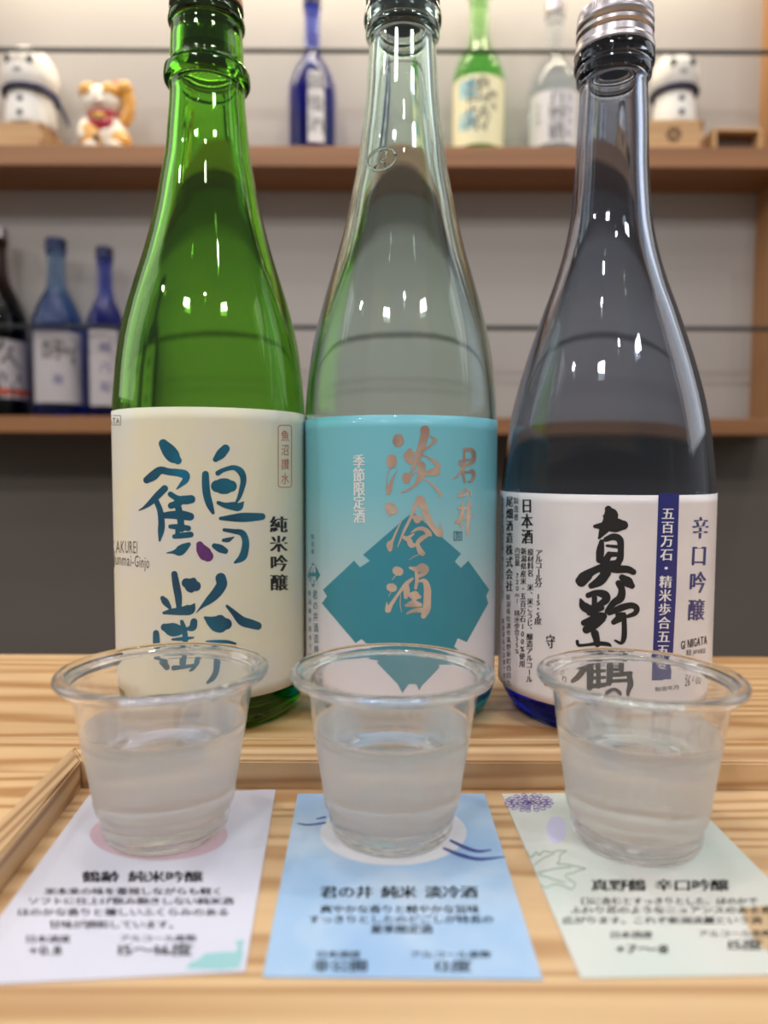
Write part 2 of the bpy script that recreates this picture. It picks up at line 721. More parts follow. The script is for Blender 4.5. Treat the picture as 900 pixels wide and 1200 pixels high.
def _foil(nt):
    # foil stamping with its reflections painted in: grey at the head, pale rose below
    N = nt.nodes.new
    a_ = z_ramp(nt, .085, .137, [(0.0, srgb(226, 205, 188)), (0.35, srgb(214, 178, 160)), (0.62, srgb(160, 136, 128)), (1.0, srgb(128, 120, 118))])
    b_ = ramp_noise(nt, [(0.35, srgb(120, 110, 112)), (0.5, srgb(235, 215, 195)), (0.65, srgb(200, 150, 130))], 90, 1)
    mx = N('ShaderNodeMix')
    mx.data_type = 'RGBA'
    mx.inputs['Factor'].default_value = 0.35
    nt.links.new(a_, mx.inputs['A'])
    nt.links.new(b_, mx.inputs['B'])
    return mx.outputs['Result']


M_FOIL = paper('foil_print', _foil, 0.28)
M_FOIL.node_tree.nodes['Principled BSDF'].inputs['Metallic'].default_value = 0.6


# ------------------------------------------------------------------ setting
def struct(name, bm, mat):
    o = obj_bm(name, bm, mat)
    o['kind'] = 'structure'
    return o


SHF, SHB = 1.15, 1.255      # shelf unit front and back
p_top = on_y(450, 171, SHF).z
p_topb = on_y(450, 195, SHF).z
p_low = on_y(450, 489, SHF).z
p_lowb = on_y(450, 508, SHF).z
WALL_Y = 1.275
struct('wall_back', box_bm(-2.4, 2.4, WALL_Y, WALL_Y + .1, -0.9, 2.1), M_WALL)
struct('floor', box_bm(-2.4, 2.4, -2.4, WALL_Y, -0.94, -0.9), M_FLOOR)

# shelf unit
XL = -0.78
XR = on_y(881, 380, SHB).x
TOPZ = p_top + 0.46
unit = thing('display_shelf', 'wall-mounted wooden display shelf unit with two shelves and thin black rails', 'shelf', ((XL + XR) / 2, SHF, p_lowb))


def upart(name, x0, x1, y0, y1, z0, z1, mat, bevel=0.001):
    o = obj_bm(name, box_bm(x0 - unit.location.x, x1 - unit.location.x, y0 - unit.location.y, y1 - unit.location.y, z0 - unit.location.z, z1 - unit.location.z, bevel), mat, unit)
    return o


upart('shelf_board', XL, XR, SHF, SHB, p_topb, p_top, M_SHELF)
upart('shelf_board', XL, XR, SHF, SHB, p_lowb, p_low, M_SHELF)
upart('top_board', XL - .03, XR + .03, SHF, SHB + .018, TOPZ, TOPZ + .028, M_SHELF)
upart('side_panel', XL - .03, XL, SHF, SHB + .018, p_lowb, TOPZ, M_POST)
upart('side_panel', XR, XR + .03, SHF, SHB + .018, p_lowb, TOPZ, M_POST)
upart('back_panel', XL, XR, SHB, SHB + .018, p_lowb, TOPZ, M_BACK, 0)
for yy in (60, 384):
    zr = on_y(450, yy, SHF - .001).z
    bm = tube_bm([(XL - unit.location.x, -.001, zr - unit.location.z), (XR - unit.location.x, -.001, zr - unit.location.z)], 0.0036, 12)
    obj_bm('guard_rail', bm, M_WIRE, unit, True)
# real strip lamp under the top board of the unit
M_LED, nt, b = new_mat('led_diffuser')
b.inputs['Emission Color'].default_value = (1, .9, .7, 1)
b.inputs['Emission Strength'].default_value = 3.0
upart('strip_lamp', XL + .05, XR - .05, SHF + .012, SHF + .032, TOPZ - .012, TOPZ, M_LED, 0)
lamp('strip_light', ((XL + XR) / 2, SHF + .022, TOPZ - .016), ((XL + XR) / 2, SHF + .06, p_top), 4.9, XR - XL - .1, (1, .89, .66), 'RECTANGLE', 0.02)

# counter of planks on a cabinet body
CY1 = on_plane(450, 768, 0).y
counter = thing('serving_counter', 'pale pine serving counter of long planks under the bottles and tray', 'counter', (0, .1, -.9))
edges = [CY1, on_plane(100, 865, 0).y, on_plane(100, 905, 0).y, .13, .02, -.12]
for y1_, y0_ in zip(edges, edges[1:]):
    obj_bm('plank', box_bm(-1.1, 1.1, y0_ + .0002 - .1, y1_ - .0002 - .1, .875, .9, 0.0004, seg=1), M_COUNTER, counter)
obj_bm('cabinet_body', box_bm(-1.08, 1.08, -.2, CY1 - .13, 0, .8748), M_POST, counter)

# ------------------------------------------------------------------ front bottles
def solve_bottle(xl, xr, yw, base_y):
    """axis position and radius from the silhouette at row yw and the front of the base"""
    # directions of the tangents in plan
    dl = ray(xl, yw)
    dr = ray(xr, yw)
    al = math.atan2(dl.x, dl.y)
    ar = math.atan2(dr.x, dr.y)
    th = (al + ar) / 2
    s = math.sin((ar - al) / 2)
    xm = (xl + xr) / 2
    front = on_plane(xm, base_y, 0)
    dfr = math.hypot(front.x, front.y)
    rho = dfr / (1 - s) * 1.0
    r = rho * s
    return rho * math.sin(th), rho * math.cos(th), r


def prof_from_px(rows, X, Y):
    rho = math.hypot(X, Y)
    out = []
    for y, xl, xr in rows:
        dl = ray(xl, y)
        dr = ray(xr, y)
        s = math.sin((math.atan2(dr.x, dr.y) - math.atan2(dl.x, dl.y)) / 2)
        r = rho * s
        d = ray((xl + xr) / 2, y)
        t = math.sqrt(rho * rho - r * r) / math.hypot(d.x, d.y)
        out.append((r, CAM.z + d.z * t))
    return out


def smooth_prof(p, n=4):
    return [(max(r, 0), z) for r, z in catmull(p, n)]


def make_bottle(name, label, cat, sil, yw, base_y, rows, mat, neck_top_y, level_y, cap_rows, cap_mat, label_y, extra_rings=(), wall=0.0026, seg=128, knurl=False, brad=.010):
    X, Y, R = solve_bottle(sil[0], sil[1], yw, base_y)
    t = thing(name, label, cat, (X, Y, 0))
    rho = math.hypot(X, Y)

    def z_at(py, rr=0.0):
        d = ray((sil[0] + sil[1]) / 2, py)
        return CAM.z + d.z * math.sqrt(max(rho * rho - rr * rr, 0)) / math.hypot(d.x, d.y)
    pts = prof_from_px(rows, X, Y)           # from the top down
    pts = [(min(r, R), z) for r, z in pts]
    side = smooth_prof(pts, 5)
    side = [(min(r, R), z) for r, z in side]
    # outer from the base up
    out = [(0, .0035), (R * .45, .0030), (R * .70, .0012), (R * .80, 0.0)]
    for k in range(1, 9):
        a = math.pi / 2 * k / 8
        out.append((R - brad + brad * math.sin(a) * 1.0 if k else R - brad, brad * 1.35 * (1 - math.cos(a))))
    zt = side[-1][1]
    for k in range(1, 6):
        z = brad * 1.35 + (zt - brad * 1.35) * k / 6
        out.append((R, z))
    out += side[::-1]
    ztop = out[-1][1]
    rtop = out[-1][0]
    # inner wall, top down
    lvl = z_at(level_y)
    inner = []
    inner.append((rtop - .0012, ztop + .0008))
    inner.append((rtop - .0030, ztop + .0002))
    ins = []
    for r, z in side:
        tt = wall + 0.0010 * max(0.0, min(1.0, (z - .12) / .08))
        ins.append((min(max(r - tt, .004), R - tt), z))
    # the bore keeps clear of beads
    rb = ins[-1][0]
    zi = [p for p in ins if p[1] < ztop - .001]
    for i, (r, z) in enumerate(zi):
        if z > z_at(bore_y):
            r = min(r, bore_r)
        inner.append((r, z))
    zb = inner[-1][1]
    for k in range(1, 6):
        inner.append((R - wall, zb + (.018 - zb) * k / 5))
    for k in range(1, 7):
        a = math.pi / 2 * k / 6
        inner.append((R - wall - .009 * (1 - math.cos(a)), .018 - .010 * math.sin(a)))
    inner += [(R * .5, .0090), (0, .0105)]
    full = out + inner
    verts, faces, idx = revolve(full, seg)
    n_out = len(out) + 1
    g = obj_from('glass_body', verts, faces, mat, t, True)
    at = g.data.attributes.new('ior', 'FLOAT', 'POINT')
    vals = []
    for v, i in zip(verts, idx):
        vals.append(1.5)
    at.data.foreach_set('value', vals)
    # cap: side profile rows in pixels (y, half-width factor of the neck)
    cp = prof_from_px(cap_rows, X, Y)
    cz0 = cp[-1][1]
    prof = [(cp[-1][0] - .0008, cz0)] + [(r, z) for r, z in cp[::-1]]
    rt_, zt_ = cp[0]
    prof += [(rt_ - .0006, zt_ + .0006), (rt_ - .002, zt_ + .0008), (0, zt_ + .0008)]
    cv, cf, _ = revolve(prof, 180)
    if knurl:
        zk0, zk1 = z_at(29), z_at(16)
        cv = [((x * (1 + (.012 if (int(round((math.atan2(y, x) % (2 * math.pi)) / (2 * math.pi) * 180)) % 2) else -.006)), y * (1 + (.012 if (int(round((math.atan2(y, x) % (2 * math.pi)) / (2 * math.pi) * 180)) % 2) else -.006)), z) if zk0 < z < zk1 else (x, y, z)) for x, y, z in cv]
    obj_from('screw_cap', cv, cf, cap_mat, t, not knurl)
    if knurl:
        rc_ = max(r for r, z in cp if z > z_at(58)) + .0001
        fc = lambda x, y: cyl_hit(x, y, X, Y, rc_, .00005)
        acc = ([], [])
        line_text(acc, 'OPEN', 686, 716, 56, 8, fc, y1=50)
        ribbon(acc, [(728, 45.5, .8), (748, 44.5, .8)], fc, across=1)
        ribbon(acc, [(745, 42.5, .9), (749, 44.6, .9), (745, 47, .9)], fc, across=1, n=2)
        obj_from('small_lettering', acc[0], acc[1], M_INK, bpy.data.objects[[o.name for o in t.children if o.name.startswith('screw_cap')][0]])
    # closed end of the stopper inside the neck
    zs = z_at(stop_y)
    lathe('stopper', [(0, zs), (bore_r * .78, zs), (bore_r * .80, ztop + .0015), (rtop - .0008, ztop + .0015), (rtop - .0008, ztop + .003), (0, ztop + .003)], M_STOP, t, 48, smooth=False)
    # paper label, wrapped round the front
    yt, yb = label_y
    zlt = CAM.z + ray(sum(sil) / 2, yt).z / math.hypot(*ray(sum(sil) / 2, yt).xy) * (rho - R)
    zlb = CAM.z + ray(sum(sil) / 2, yb).z / math.hypot(*ray(sum(sil) / 2, yb).xy) * (rho - R)
    a_c = math.atan2(-Y, -X)
    off = .00018
    return t, X, Y, R, zlt, zlb, a_c, g


def wrap_label(t, R, zlt, zlb, a_c, mat, span=math.radians(112)):
    verts, faces = [], []
    n, m = 96, 24
    for i in range(n + 1):
        a = a_c - span + 2 * span * i / n
        for j in range(m + 1):
            z = zlb + (zlt - zlb) * j / m
            verts.append(((R + .00018) * math.cos(a), (R + .00018) * math.sin(a), z))
    for i in range(n):
        for j in range(m):
            a = i * (m + 1) + j
            faces.append((a, a + m + 1, a + m + 2, a + 1))
    # real thickness: inner skin and rim
    k = len(verts)
    for i in range(n + 1):
        a = a_c - span + 2 * span * i / n
        for j in (0, m):
            z = zlb + (zlt - zlb) * j / m
            verts.append(((R + .00003) * math.cos(a), (R + .00003) * math.sin(a), z))
    for i in range(n):
        b = k + 2 * i
        faces.append((b, b + 1, b + 3, b + 2))
        o = i * (m + 1)
        faces.append((o, b, b + 2, o + m + 1))
        faces.append((o + m, o + 2 * m + 1, b + 3, b + 1))
    return obj_from('paper_label', verts, faces, mat, t, True)


# --- green bottle
bore_y, bore_r, stop_y = 150, .0128, 62
rows_g = [(8, 200, 283), (20, 199, 284), (23, 197, 286), (30, 196, 287), (34, 198, 286), (37, 200, 284), (50, 199.5, 285), (66, 199, 285.5), (78, 198.8, 286), (82, 196.5, 287.5), (85, 192, 291.5), (90, 190.6, 292.6), (97, 190.6, 292.6), (101, 192.5, 291), (104, 197, 287.5), (108, 198, 287), (120, 198.2, 287.2), (150, 196, 290), (181, 193, 293), (212, 188.4, 299.4), (243, 183, 305.5), (274, 175.6, 313), (305, 167, 322), (336, 157, 332), (367, 147.8, 341.3), (397, 140, 347.7), (428, 135.4, 352.7), (459, 132.4, 355.8), (480, 131, 357.3), (510, 130.8, 357.5)]
cap_g = [(-26, 199, 280), (-20, 197, 282), (-8, 197, 282.5), (-6, 199, 281), (-4, 197, 283), (4, 196.5, 284), (9, 197, 284.5), (13, 197, 285)]
GB = make_bottle('sake_bottle', 'green glass sake bottle with cream label and blue brush characters', 'bottle', (131, 357.5), 500, 868, rows_g, M_GREEN, 20, 98, cap_g, M_CAP_BR, (477, 823))
t1, X1, Y1, R1, zt1, zb1, ac1, g1 = GB


def _lab1(nt):
    return ramp_noise(nt, [(0.35, srgb(216, 214, 206)), (0.5, srgb(220, 217, 192)), (0.62, srgb(212, 214, 206)), (0.75, srgb(188, 207, 202))], 18, 3)


L1 = wrap_label(t1, R1, zt1, zb1, ac1, paper('cream_label_paper', _lab1, 0.55))
f1 = lambda x, y: cyl_hit(x, y, X1, Y1, R1, .00026)
f1b = lambda x, y: cyl_hit(x, y, X1, Y1, R1, .00030)
K1 = [[(190, 90, 60), (225, 135, 88), (262, 180, 88), (292, 208, 50)],
      [(75, 345, 45), (120, 315, 60), (170, 277, 50), (230, 287, 45), (300, 295, 50), (345, 310, 55), (345, 345, 42), (318, 375, 28), (285, 408, 8)],
      [(200, 405, 45), (150, 455, 45), (100, 505, 35), (55, 540, 18), (20, 558, 6)],
      [(145, 500, 35), (168, 560, 38), (178, 640, 42), (175, 700, 42), (165, 770, 14)],
      [(240, 445, 35), (290, 475, 40), (340, 485, 58), (385, 480, 55)], [(245, 525, 42), (290, 510, 45), (320, 495, 40)],
      [(180, 595, 38), (250, 590, 50), (320, 592, 60), (378, 602, 52)], [(285, 500, 40), (300, 560, 45), (310, 620, 45), (318, 690, 40)],
      [(240, 672, 28), (300, 675, 38), (365, 684, 36)], [(268, 742, 30), (320, 735, 38), (382, 728, 38)], [(290, 700, 30), (290, 740, 30)],
      [(215, 857, 6), (260, 852, 22), (300, 845, 62), (335, 820, 55), (368, 797, 28)],
      [(555, 200, 35), (590, 165, 62), (625, 125, 55)],
      [(485, 305, 45), (487, 380, 50), (495, 450, 50), (515, 520, 45), (538, 575, 22)],
      [(572, 297, 34), (610, 275, 28), (680, 258, 32), (730, 285, 45), (750, 340, 40), (738, 410, 34), (718, 470, 25), (700, 500, 15)],
      [(565, 388, 78), (590, 388, 98), (615, 388, 102), (640, 388, 98), (665, 388, 74)],
      [(575, 505, 25), (620, 522, 35), (680, 528, 55), (720, 530, 55), (750, 500, 10)],
      [(590, 615, 22), (660, 612, 42), (740, 608, 60), (820, 605, 55), (880, 602, 45)],
      [(615, 695, 22), (680, 705, 30), (740, 718, 42), (765, 770, 45), (760, 840, 50), (740, 890, 50), (690, 925, 15)],
      [(610, 768, 22), (645, 765, 30), (685, 745, 6)], [(548, 808, 35), (585, 825, 52), (622, 843, 40)]]
strokes('brush_character', K1, (160, 505), 6, f1, M_BLUEINK, L1)
strokes('purple_dot', [[(445, 800, 46), (458, 830, 72), (485, 865, 88), (502, 880, 72)]], (160, 505), 6, f1, M_PURPLE, L1)['label'] = 'purple drop shaped brush dot'
K2 = [[(268, 105, 40), (280, 180, 48), (295, 260, 48), (300, 340, 35)], [(352, 168, 62), (378, 180, 95), (402, 186, 98), (418, 190, 66)],
      [(185, 275, 30), (205, 300, 45), (235, 340, 25)], [(195, 378, 20), (250, 370, 40), (320, 365, 55), (380, 352, 65), (410, 315, 8)],
      [(592, 135, 70), (598, 180, 70), (560, 240, 65), (510, 290, 50), (460, 335, 20), (420, 378, 4)],
      [(484, 412, 20), (525, 438, 72), (560, 452, 108), (600, 456, 114), (630, 456, 74)],
      [(635, 330, 18), (690, 385, 40), (740, 435, 60), (800, 455, 60), (850, 470, 52)],
      [(200, 480, 50), (250, 495, 88), (300, 500, 70), (340, 500, 30)], [(320, 440, 25), (335, 490, 35), (345, 560, 35), (340, 640, 35), (328, 730, 45)],
      [(405, 440, 45), (395, 480, 48), (355, 492, 20)], [(140, 520, 40), (142, 570, 45), (145, 640, 45), (175, 700, 55), (215, 760, 40)],
      [(255, 565, 15), (330, 560, 26), (400, 552, 12)], [(235, 682, 22), (330, 674, 24), (430, 668, 22)],
      [(440, 640, 38), (440, 700, 38), (405, 765, 25), (380, 785, 14)], [(265, 765, 34), (330, 758, 26), (420, 745, 22)],
      [(490, 578, 10), (560, 580, 22), (640, 582, 22), (695, 595, 14)], [(470, 640, 14), (560, 645, 26), (620, 665, 26), (680, 674, 12)],
      [(568, 680, 34), (572, 730, 45), (568, 790, 40), (540, 840, 36), (505, 868, 18)]]
strokes('brush_character', K2, (160, 655), 6, f1, M_BLUEINK, L1)
column('lettering', '純米吟醸', (326, 615), (326.5, 683), 19, 19, f1, M_INK, L1, bold=.045)
column('red_lettering', '魚沼讃水', (333.5, 511), (333.5, 561), 9, 13, f1, M_RED, L1)
acc = ([], [])
sx0, sx1, sy0, sy1 = 325.5, 341, 498.5, 571
for a, b in (((sx0 + 2, sy0), (sx1 - 2, sy0)), ((sx1, sy0 + 2), (sx1, sy1 - 2)), ((sx1 - 2, sy1), (sx0 + 2, sy1)), ((sx0, sy1 - 2), (sx0, sy0 + 2)),
             ((sx0, sy0 + 2), (sx0 + 2, sy0)), ((sx1 - 2, sy0), (sx1, sy0 + 2)), ((sx1, sy1 - 2), (sx1 - 2, sy1)), ((sx0 + 2, sy1), (sx0, sy1 - 2))):
    ribbon(acc, [(*a, .8), (*b, .8)], f1, across=1, cap=False)
obj_from('seal_frame', acc[0], acc[1], M_RED, L1)
acc = ([], [])
line_text(acc, 'KAKUREI', 131, 162, 640, 19, f1, y1=641)
line_text(acc, 'Junmai-Ginjo', 133, 176, 654, 18, f1, y1=659)
line_text(acc, 'NIIGATA', 116, 141, 493, 9, f1)
obj_from('small_lettering', acc[0], acc[1], M_INK_G, L1)
acc = ([], [])
for a, b in (((131, 487), (142, 487)), ((142, 487), (142, 498)), ((142, 498), (131.5, 498))):
    ribbon(acc, [(*a, .6), (*b, .6)], f1, across=1, cap=False)
obj_from('print_frame', acc[0], acc[1], M_INK_G, L1)

# --- aqua bottle
bore_y, bore_r, stop_y = 75, .0125, 30
rows_a = [(8, 429, 512), (15, 427, 515), (20, 425.5, 516.5), (27, 425.3, 516.8), (32, 427, 515.5), (35, 428.5, 514), (38, 428, 514.5), (44, 428.2, 514), (48, 431.5, 511), (55, 432.3, 510.7), (80, 431, 512.3), (110, 429, 514), (138, 426, 516.5), (165, 422.4, 520), (200, 417.5, 524), (233, 411.5, 531), (267, 404.5, 538), (300, 395.7, 546), (333, 385.7, 555.7), (367, 375.7, 565), (400, 367.7, 572.7), (433, 361.7, 577.6), (460, 359, 580.8), (487, 357.7, 582.3), (515, 357.5, 582.5)]
cap_a = [(-24, 428, 512), (-18, 427, 513), (-6, 427, 513.5), (-4, 429, 512), (-2, 427, 514), (3, 427.5, 514), (6, 428, 514)]
AB = make_bottle('sake_bottle', 'clear aqua glass sake bottle with turquoise label and foil characters', 'bottle', (357.6, 582.4), 505, 866, rows_a, M_AQUA, 15, 46, cap_a, M_CAP_SI, (486, 828))
t2, X2, Y2, R2, zt2, zb2, ac2, g2 = AB


def _lab2(nt):
    return z_ramp(nt, zb2, zt2, [(0.0, srgb(236, 230, 240)), (0.28, srgb(210, 214, 222)), (0.5, srgb(160, 200, 208)), (0.75, srgb(118, 192, 208)), (1.0, srgb(112, 190, 208))])


L2 = wrap_label(t2, R2, zt2, zb2, ac2, paper('turquoise_label_paper', _lab2, 0.42, 0.15))
f2 = lambda x, y: cyl_hit(x, y, X2, Y2, R2, .00032)
f2b = lambda x, y: cyl_hit(x, y, X2, Y2, R2, .00025)
DIA = [(483.4, 600), (539.7, 648.7), (532.4, 658), (539.7, 665.3), (548.3, 657), (572.8, 691), (569, 698), (571.5, 707), (546.5, 752.3), (536, 747.7), (531.8, 757.5), (536.5, 761.5),
       (492, 806.5), (487, 801), (480, 801), (472, 807.5), (430, 764.5), (433.5, 757.5), (424, 748.8), (417, 753.3), (377.8, 706.8), (383.8, 698.7), (379.2, 691), (415.3, 657), (422.3, 664.8), (433.8, 657), (425.8, 650)]
fill_poly('crest_print', DIA, f2b, M_TEAL, L2)
K3 = [[(185, 168, 76), (185, 180, 88), (185, 192, 78)], [(132, 334, 74), (132, 350, 80), (132, 366, 72)], [(122, 400, 10), (100, 450, 6), (90, 520, 5), (92, 575, 8)],
      [(105, 605, 32), (112, 580, 40), (125, 530, 25), (150, 470, 12), (178, 425, 3)],
      [(400, 98, 70), (395, 150, 62), (375, 220, 58), (350, 300, 50), (315, 380, 30), (275, 455, 10)],
      [(435, 140, 6), (462, 158, 14), (482, 180, 36)], [(475, 190, 22), (440, 225, 18), (390, 260, 15), (360, 280, 15)],
      [(280, 268, 42), (268, 310, 76), (280, 350, 45)], [(300, 295, 30), (335, 285, 15)],
      [(380, 300, 10), (430, 320, 16), (480, 355, 28), (508, 390, 36)],
      [(370, 382, 60), (375, 430, 55), (360, 480, 46), (320, 540, 22), (260, 585, 14), (205, 605, 10)],
      [(250, 474, 58), (252, 487, 66), (254, 500, 56)], [(285, 475, 12), (340, 430, 12)],
      [(400, 455, 25), (450, 440, 50), (488, 434, 64), (508, 436, 36)],
      [(380, 480, 12), (440, 525, 14), (500, 580, 22), (530, 635, 18)]]
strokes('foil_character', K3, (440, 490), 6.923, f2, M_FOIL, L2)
K4 = [[(114, 130, 68), (126, 148, 84), (148, 158, 64)], [(115, 190, 20), (110, 212, 6)], [(215, 235, 5), (170, 330, 15), (140, 400, 20), (118, 435, 50), (118, 475, 34)],
      [(360, 70, 60), (320, 130, 32), (280, 230, 22), (230, 330, 20), (180, 455, 5)],
      [(370, 80, 60), (400, 160, 56), (430, 240, 50), (470, 300, 46), (510, 345, 52), (530, 362, 30)], [(530, 340, 30), (525, 290, 12), (522, 255, 3)],
      [(312, 215, 30), (340, 228, 68), (365, 225, 34)], [(290, 340, 8), (340, 310, 25), (390, 310, 32), (430, 345, 40), (445, 360, 20)],
      [(420, 360, 25), (370, 390, 35), (340, 430, 30), (362, 490, 42), (380, 508, 40)], [(345, 520, 8), (310, 535, 5), (275, 560, 3)],
      [(235, 380, 30), (270, 400, 40), (290, 440, 42), (322, 440, 25)], [(310, 350, 12), (270, 378, 25)]]
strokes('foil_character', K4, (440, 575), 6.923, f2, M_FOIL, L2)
K5 = [[(172, 647, 64), (182, 652, 72), (192, 655, 64)], [(160, 692, 8), (135, 725, 3)], [(122, 782, 60), (132, 785, 68), (142, 788, 60)], [(125, 825, 6), (108, 860, 3)],
      [(92, 905, 5), (100, 972, 38), (130, 920, 28), (190, 830, 22), (250, 755, 32), (300, 712, 18)],
      [(280, 625, 20), (330, 635, 40), (380, 625, 68), (412, 640, 40), (388, 672, 35), (340, 695, 25)],
      [(330, 650, 25), (335, 720, 28), (325, 790, 22)], [(250, 770, 40), (252, 820, 46), (245, 865, 28)], [(205, 840, 4), (200, 920, 7), (213, 985, 4)],
      [(345, 735, 12), (395, 732, 36), (418, 790, 52), (418, 880, 55), (412, 960, 58), (388, 1015, 40)],
      [(280, 845, 36), (320, 852, 76), (352, 860, 32)], [(250, 930, 22), (305, 915, 52), (362, 925, 30)], [(255, 995, 14), (310, 972, 28), (370, 968, 40), (405, 985, 42)]]
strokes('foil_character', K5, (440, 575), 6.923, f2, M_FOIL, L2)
K6 = [[(185, 205, 25), (230, 200, 30), (260, 235, 34), (252, 300, 34), (190, 340, 20), (130, 322, 20)], [(175, 195, 15), (175, 300, 22), (165, 400, 25), (180, 490, 18)],
      [(135, 300, 12), (210, 290, 15), (255, 270, 12)], [(150, 370, 15), (120, 430, 14), (75, 460, 8)], [(165, 390, 18), (205, 400, 15), (245, 388, 30), (260, 430, 32), (240, 478, 20), (210, 485, 10)],
      [(190, 545, 8), (150, 580, 20), (130, 610, 22), (180, 600, 18), (205, 575, 15), (185, 545, 10)], [(195, 550, 10), (230, 570, 14), (235, 610, 12)],
      [(160, 665, 10), (158, 740, 28), (140, 820, 36), (115, 850, 14)], [(215, 640, 14), (212, 740, 30), (207, 850, 26), (203, 945, 22)],
      [(120, 720, 14), (180, 715, 20), (235, 700, 18)], [(100, 840, 18), (160, 810, 18), (210, 790, 18), (255, 770, 12)], [(140, 850, 15), (158, 890, 14)]]
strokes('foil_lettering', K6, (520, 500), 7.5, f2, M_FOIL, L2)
acc = ([], [])
for a, b in (((531.5, 623), (540.5, 623)), ((540.5, 623), (540.5, 633)), ((540.5, 633), (531.5, 633)), ((531.5, 633), (531.5, 623))):
    ribbon(acc, [(*a, 1), (*b, 1)], f2, across=1)
put_char(acc, '君', 536, 625.8, 7, 5.2, f2)
put_char(acc, '井', 536, 630.5, 7, 5.2, f2)
obj_from('seal_print', acc[0], acc[1], M_TEALINK, L2)
column('white_lettering', '季節限定酒', (421, 541), (421.5, 605), 13, 16, f2, M_WHITEINK, L2, bold=.03)
fill_poly('small_crest', [(367.3, 659), (372, 666), (376, 674), (371.5, 681), (367.5, 688.5), (363.5, 681), (361, 674), (363.5, 666)], f2b, M_TEAL, L2, dx=2)
acc = ([], [])
column('', '清酒', (367, 667), (367.5, 680), 8, 9, f2, None, None, acc=acc)
obj_from('crest_lettering', acc[0], acc[1], M_WHITEINK, L2)
acc = ([], [])
column('', '君の井酒造株式会社', (370, 697), (372.5, 800), 5.5, 10.5, f2, None, None, acc=acc)
column('', '新潟県妙高市下町三ノ一', (363.6, 695), (365, 800), 3.4, 6.5, f2, None, None, acc=acc)
column('', '製造者', (367, 629), (367, 646), 3.6, 6, f2, None, None, acc=acc)
obj_from('small_lettering', acc[0], acc[1], M_TEALINK, L2)
# raised registered mark moulded in the shoulder
zc = on_y(447, 187, Y2 - .024)
dgl = bpy.context.evaluated_depsgraph_get()


def shoulder_hit(x, y, X, Y, prof):
    d = ray(x, y)
    best = None
    for k in range(400):
        p = CAM + d * ((Y - .06 + .06 * k / 400) / d.y)
        r = math.hypot(p.x - X, p.y - Y)
        rr = 0
        for (r0, z0), (r1, z1) in zip(prof, prof[1:]):
            if z0 >= p.z >= z1:
                rr = r0 + (r1 - r0) * (z0 - p.z) / max(z0 - z1, 1e-9)
                break
        if r <= rr:
            return Vector((p.x - X, p.y - Y, p.z))
    return Vector((0, 0, p.z))


PA = smooth_prof(prof_from_px(rows_a, X2, Y2), 5)
bm = bmesh.new()
ring = [shoulder_hit(447.3 + 16.3 * math.cos(a), 186.5 + 12.5 * math.sin(a) - 4 * math.cos(a), X2, Y2, PA) for a in [2 * math.pi * k / 24 for k in range(25)]]
tube_bm(ring, .0006, 8, bm)
tube_bm([shoulder_hit(x, y, X2, Y2, PA) for x, y in ((438, 198), (443, 190), (447, 178), (453, 177), (453, 184), (447, 188), (453, 195))], .00055, 8, bm)
M_EMB = glass('moulded_glass_mark', 0, ior=1.5)
obj_bm('moulded_mark', bm, M_EMB, t2, True)

# --- pale blue clear bottle
bore_y, bore_r, stop_y = 118, .0125, 82
rows_c = [(52, 681, 764), (58, 679, 766), (66, 676, 769.5), (74, 675, 770.5), (80, 675.5, 770), (83, 678, 768), (87, 678, 768), (94, 678.5, 767), (99, 682, 763.5), (110, 682, 762.7), (135, 680, 763), (160, 678, 763), (195, 676.3, 763.2), (230, 673.5, 765), (265, 669.3, 768.5), (300, 661.2, 775.3), (335, 650, 785.8), (370, 636, 797.7), (405, 623.6, 809.5), (440, 612.5, 820.5), (475, 603, 829.3), (510, 595.6, 835), (545, 590.5, 838.5), (573, 587.5, 840), (600, 587, 840.5)]
cap_c = [(14, 684, 763), (16, 680, 767), (19, 679, 768.5), (28, 678.5, 769), (31, 677.5, 769.7), (34, 678, 769), (37, 680, 767), (40, 677.5, 769.7), (44, 677.5, 769.7), (47, 680, 767.5), (50, 677.8, 769.7), (57, 677.5, 770), (60, 676, 771), (64, 675.8, 771.5), (66, 676.5, 771)]
CB = make_bottle('sake_bottle', 'broad shouldered pale blue clear sake bottle with white label and black brush characters', 'bottle', (587, 840.5), 575, 874, rows_c, M_CLEAR, 52, 93, cap_c, M_CAP_SI, (580, 836), knurl=True, brad=.013)
t3, X3, Y3, R3, zt3, zb3, ac3, g3 = CB


def _lab3(nt):
    return ramp_noise(nt, [(0.35, srgb(222, 218, 222)), (0.6, srgb(228, 224, 226))], 60, 3)


L3 = wrap_label(t3, R3, zt3, zb3, ac3, paper('white_label_paper', _lab3, 0.4, 0.15))
f3 = lambda x, y: cyl_hit(x, y, X3, Y3, R3, .00032)
f3b = lambda x, y: cyl_hit(x, y, X3, Y3, R3, .00025)
K7 = [[(270, 60, 40), (282, 92, 85), (275, 130, 70), (245, 180, 55), (215, 232, 14)], [(190, 162, 20), (240, 160, 45), (310, 155, 80), (360, 155, 52)],
      [(230, 255, 28), (222, 310, 45), (218, 362, 40)], [(255, 240, 28), (300, 225, 38), (338, 242, 40), (344, 300, 34), (338, 360, 38), (310, 388, 30)],
      [(262, 278, 15), (330, 285, 20)], [(275, 330, 30), (330, 330, 26)], [(240, 395, 40), (330, 380, 36)], [(275, 330, 34), (250, 380, 45), (240, 420, 55)],
      [(98, 488, 45), (125, 465, 58), (180, 430, 42), (240, 408, 42), (320, 418, 45), (385, 420, 40), (418, 435, 34)],
      [(110, 495, 55), (150, 462, 45)], [(260, 440, 50), (220, 488, 54), (168, 518, 32)], [(352, 468, 36), (385, 495, 58), (410, 518, 34)]]
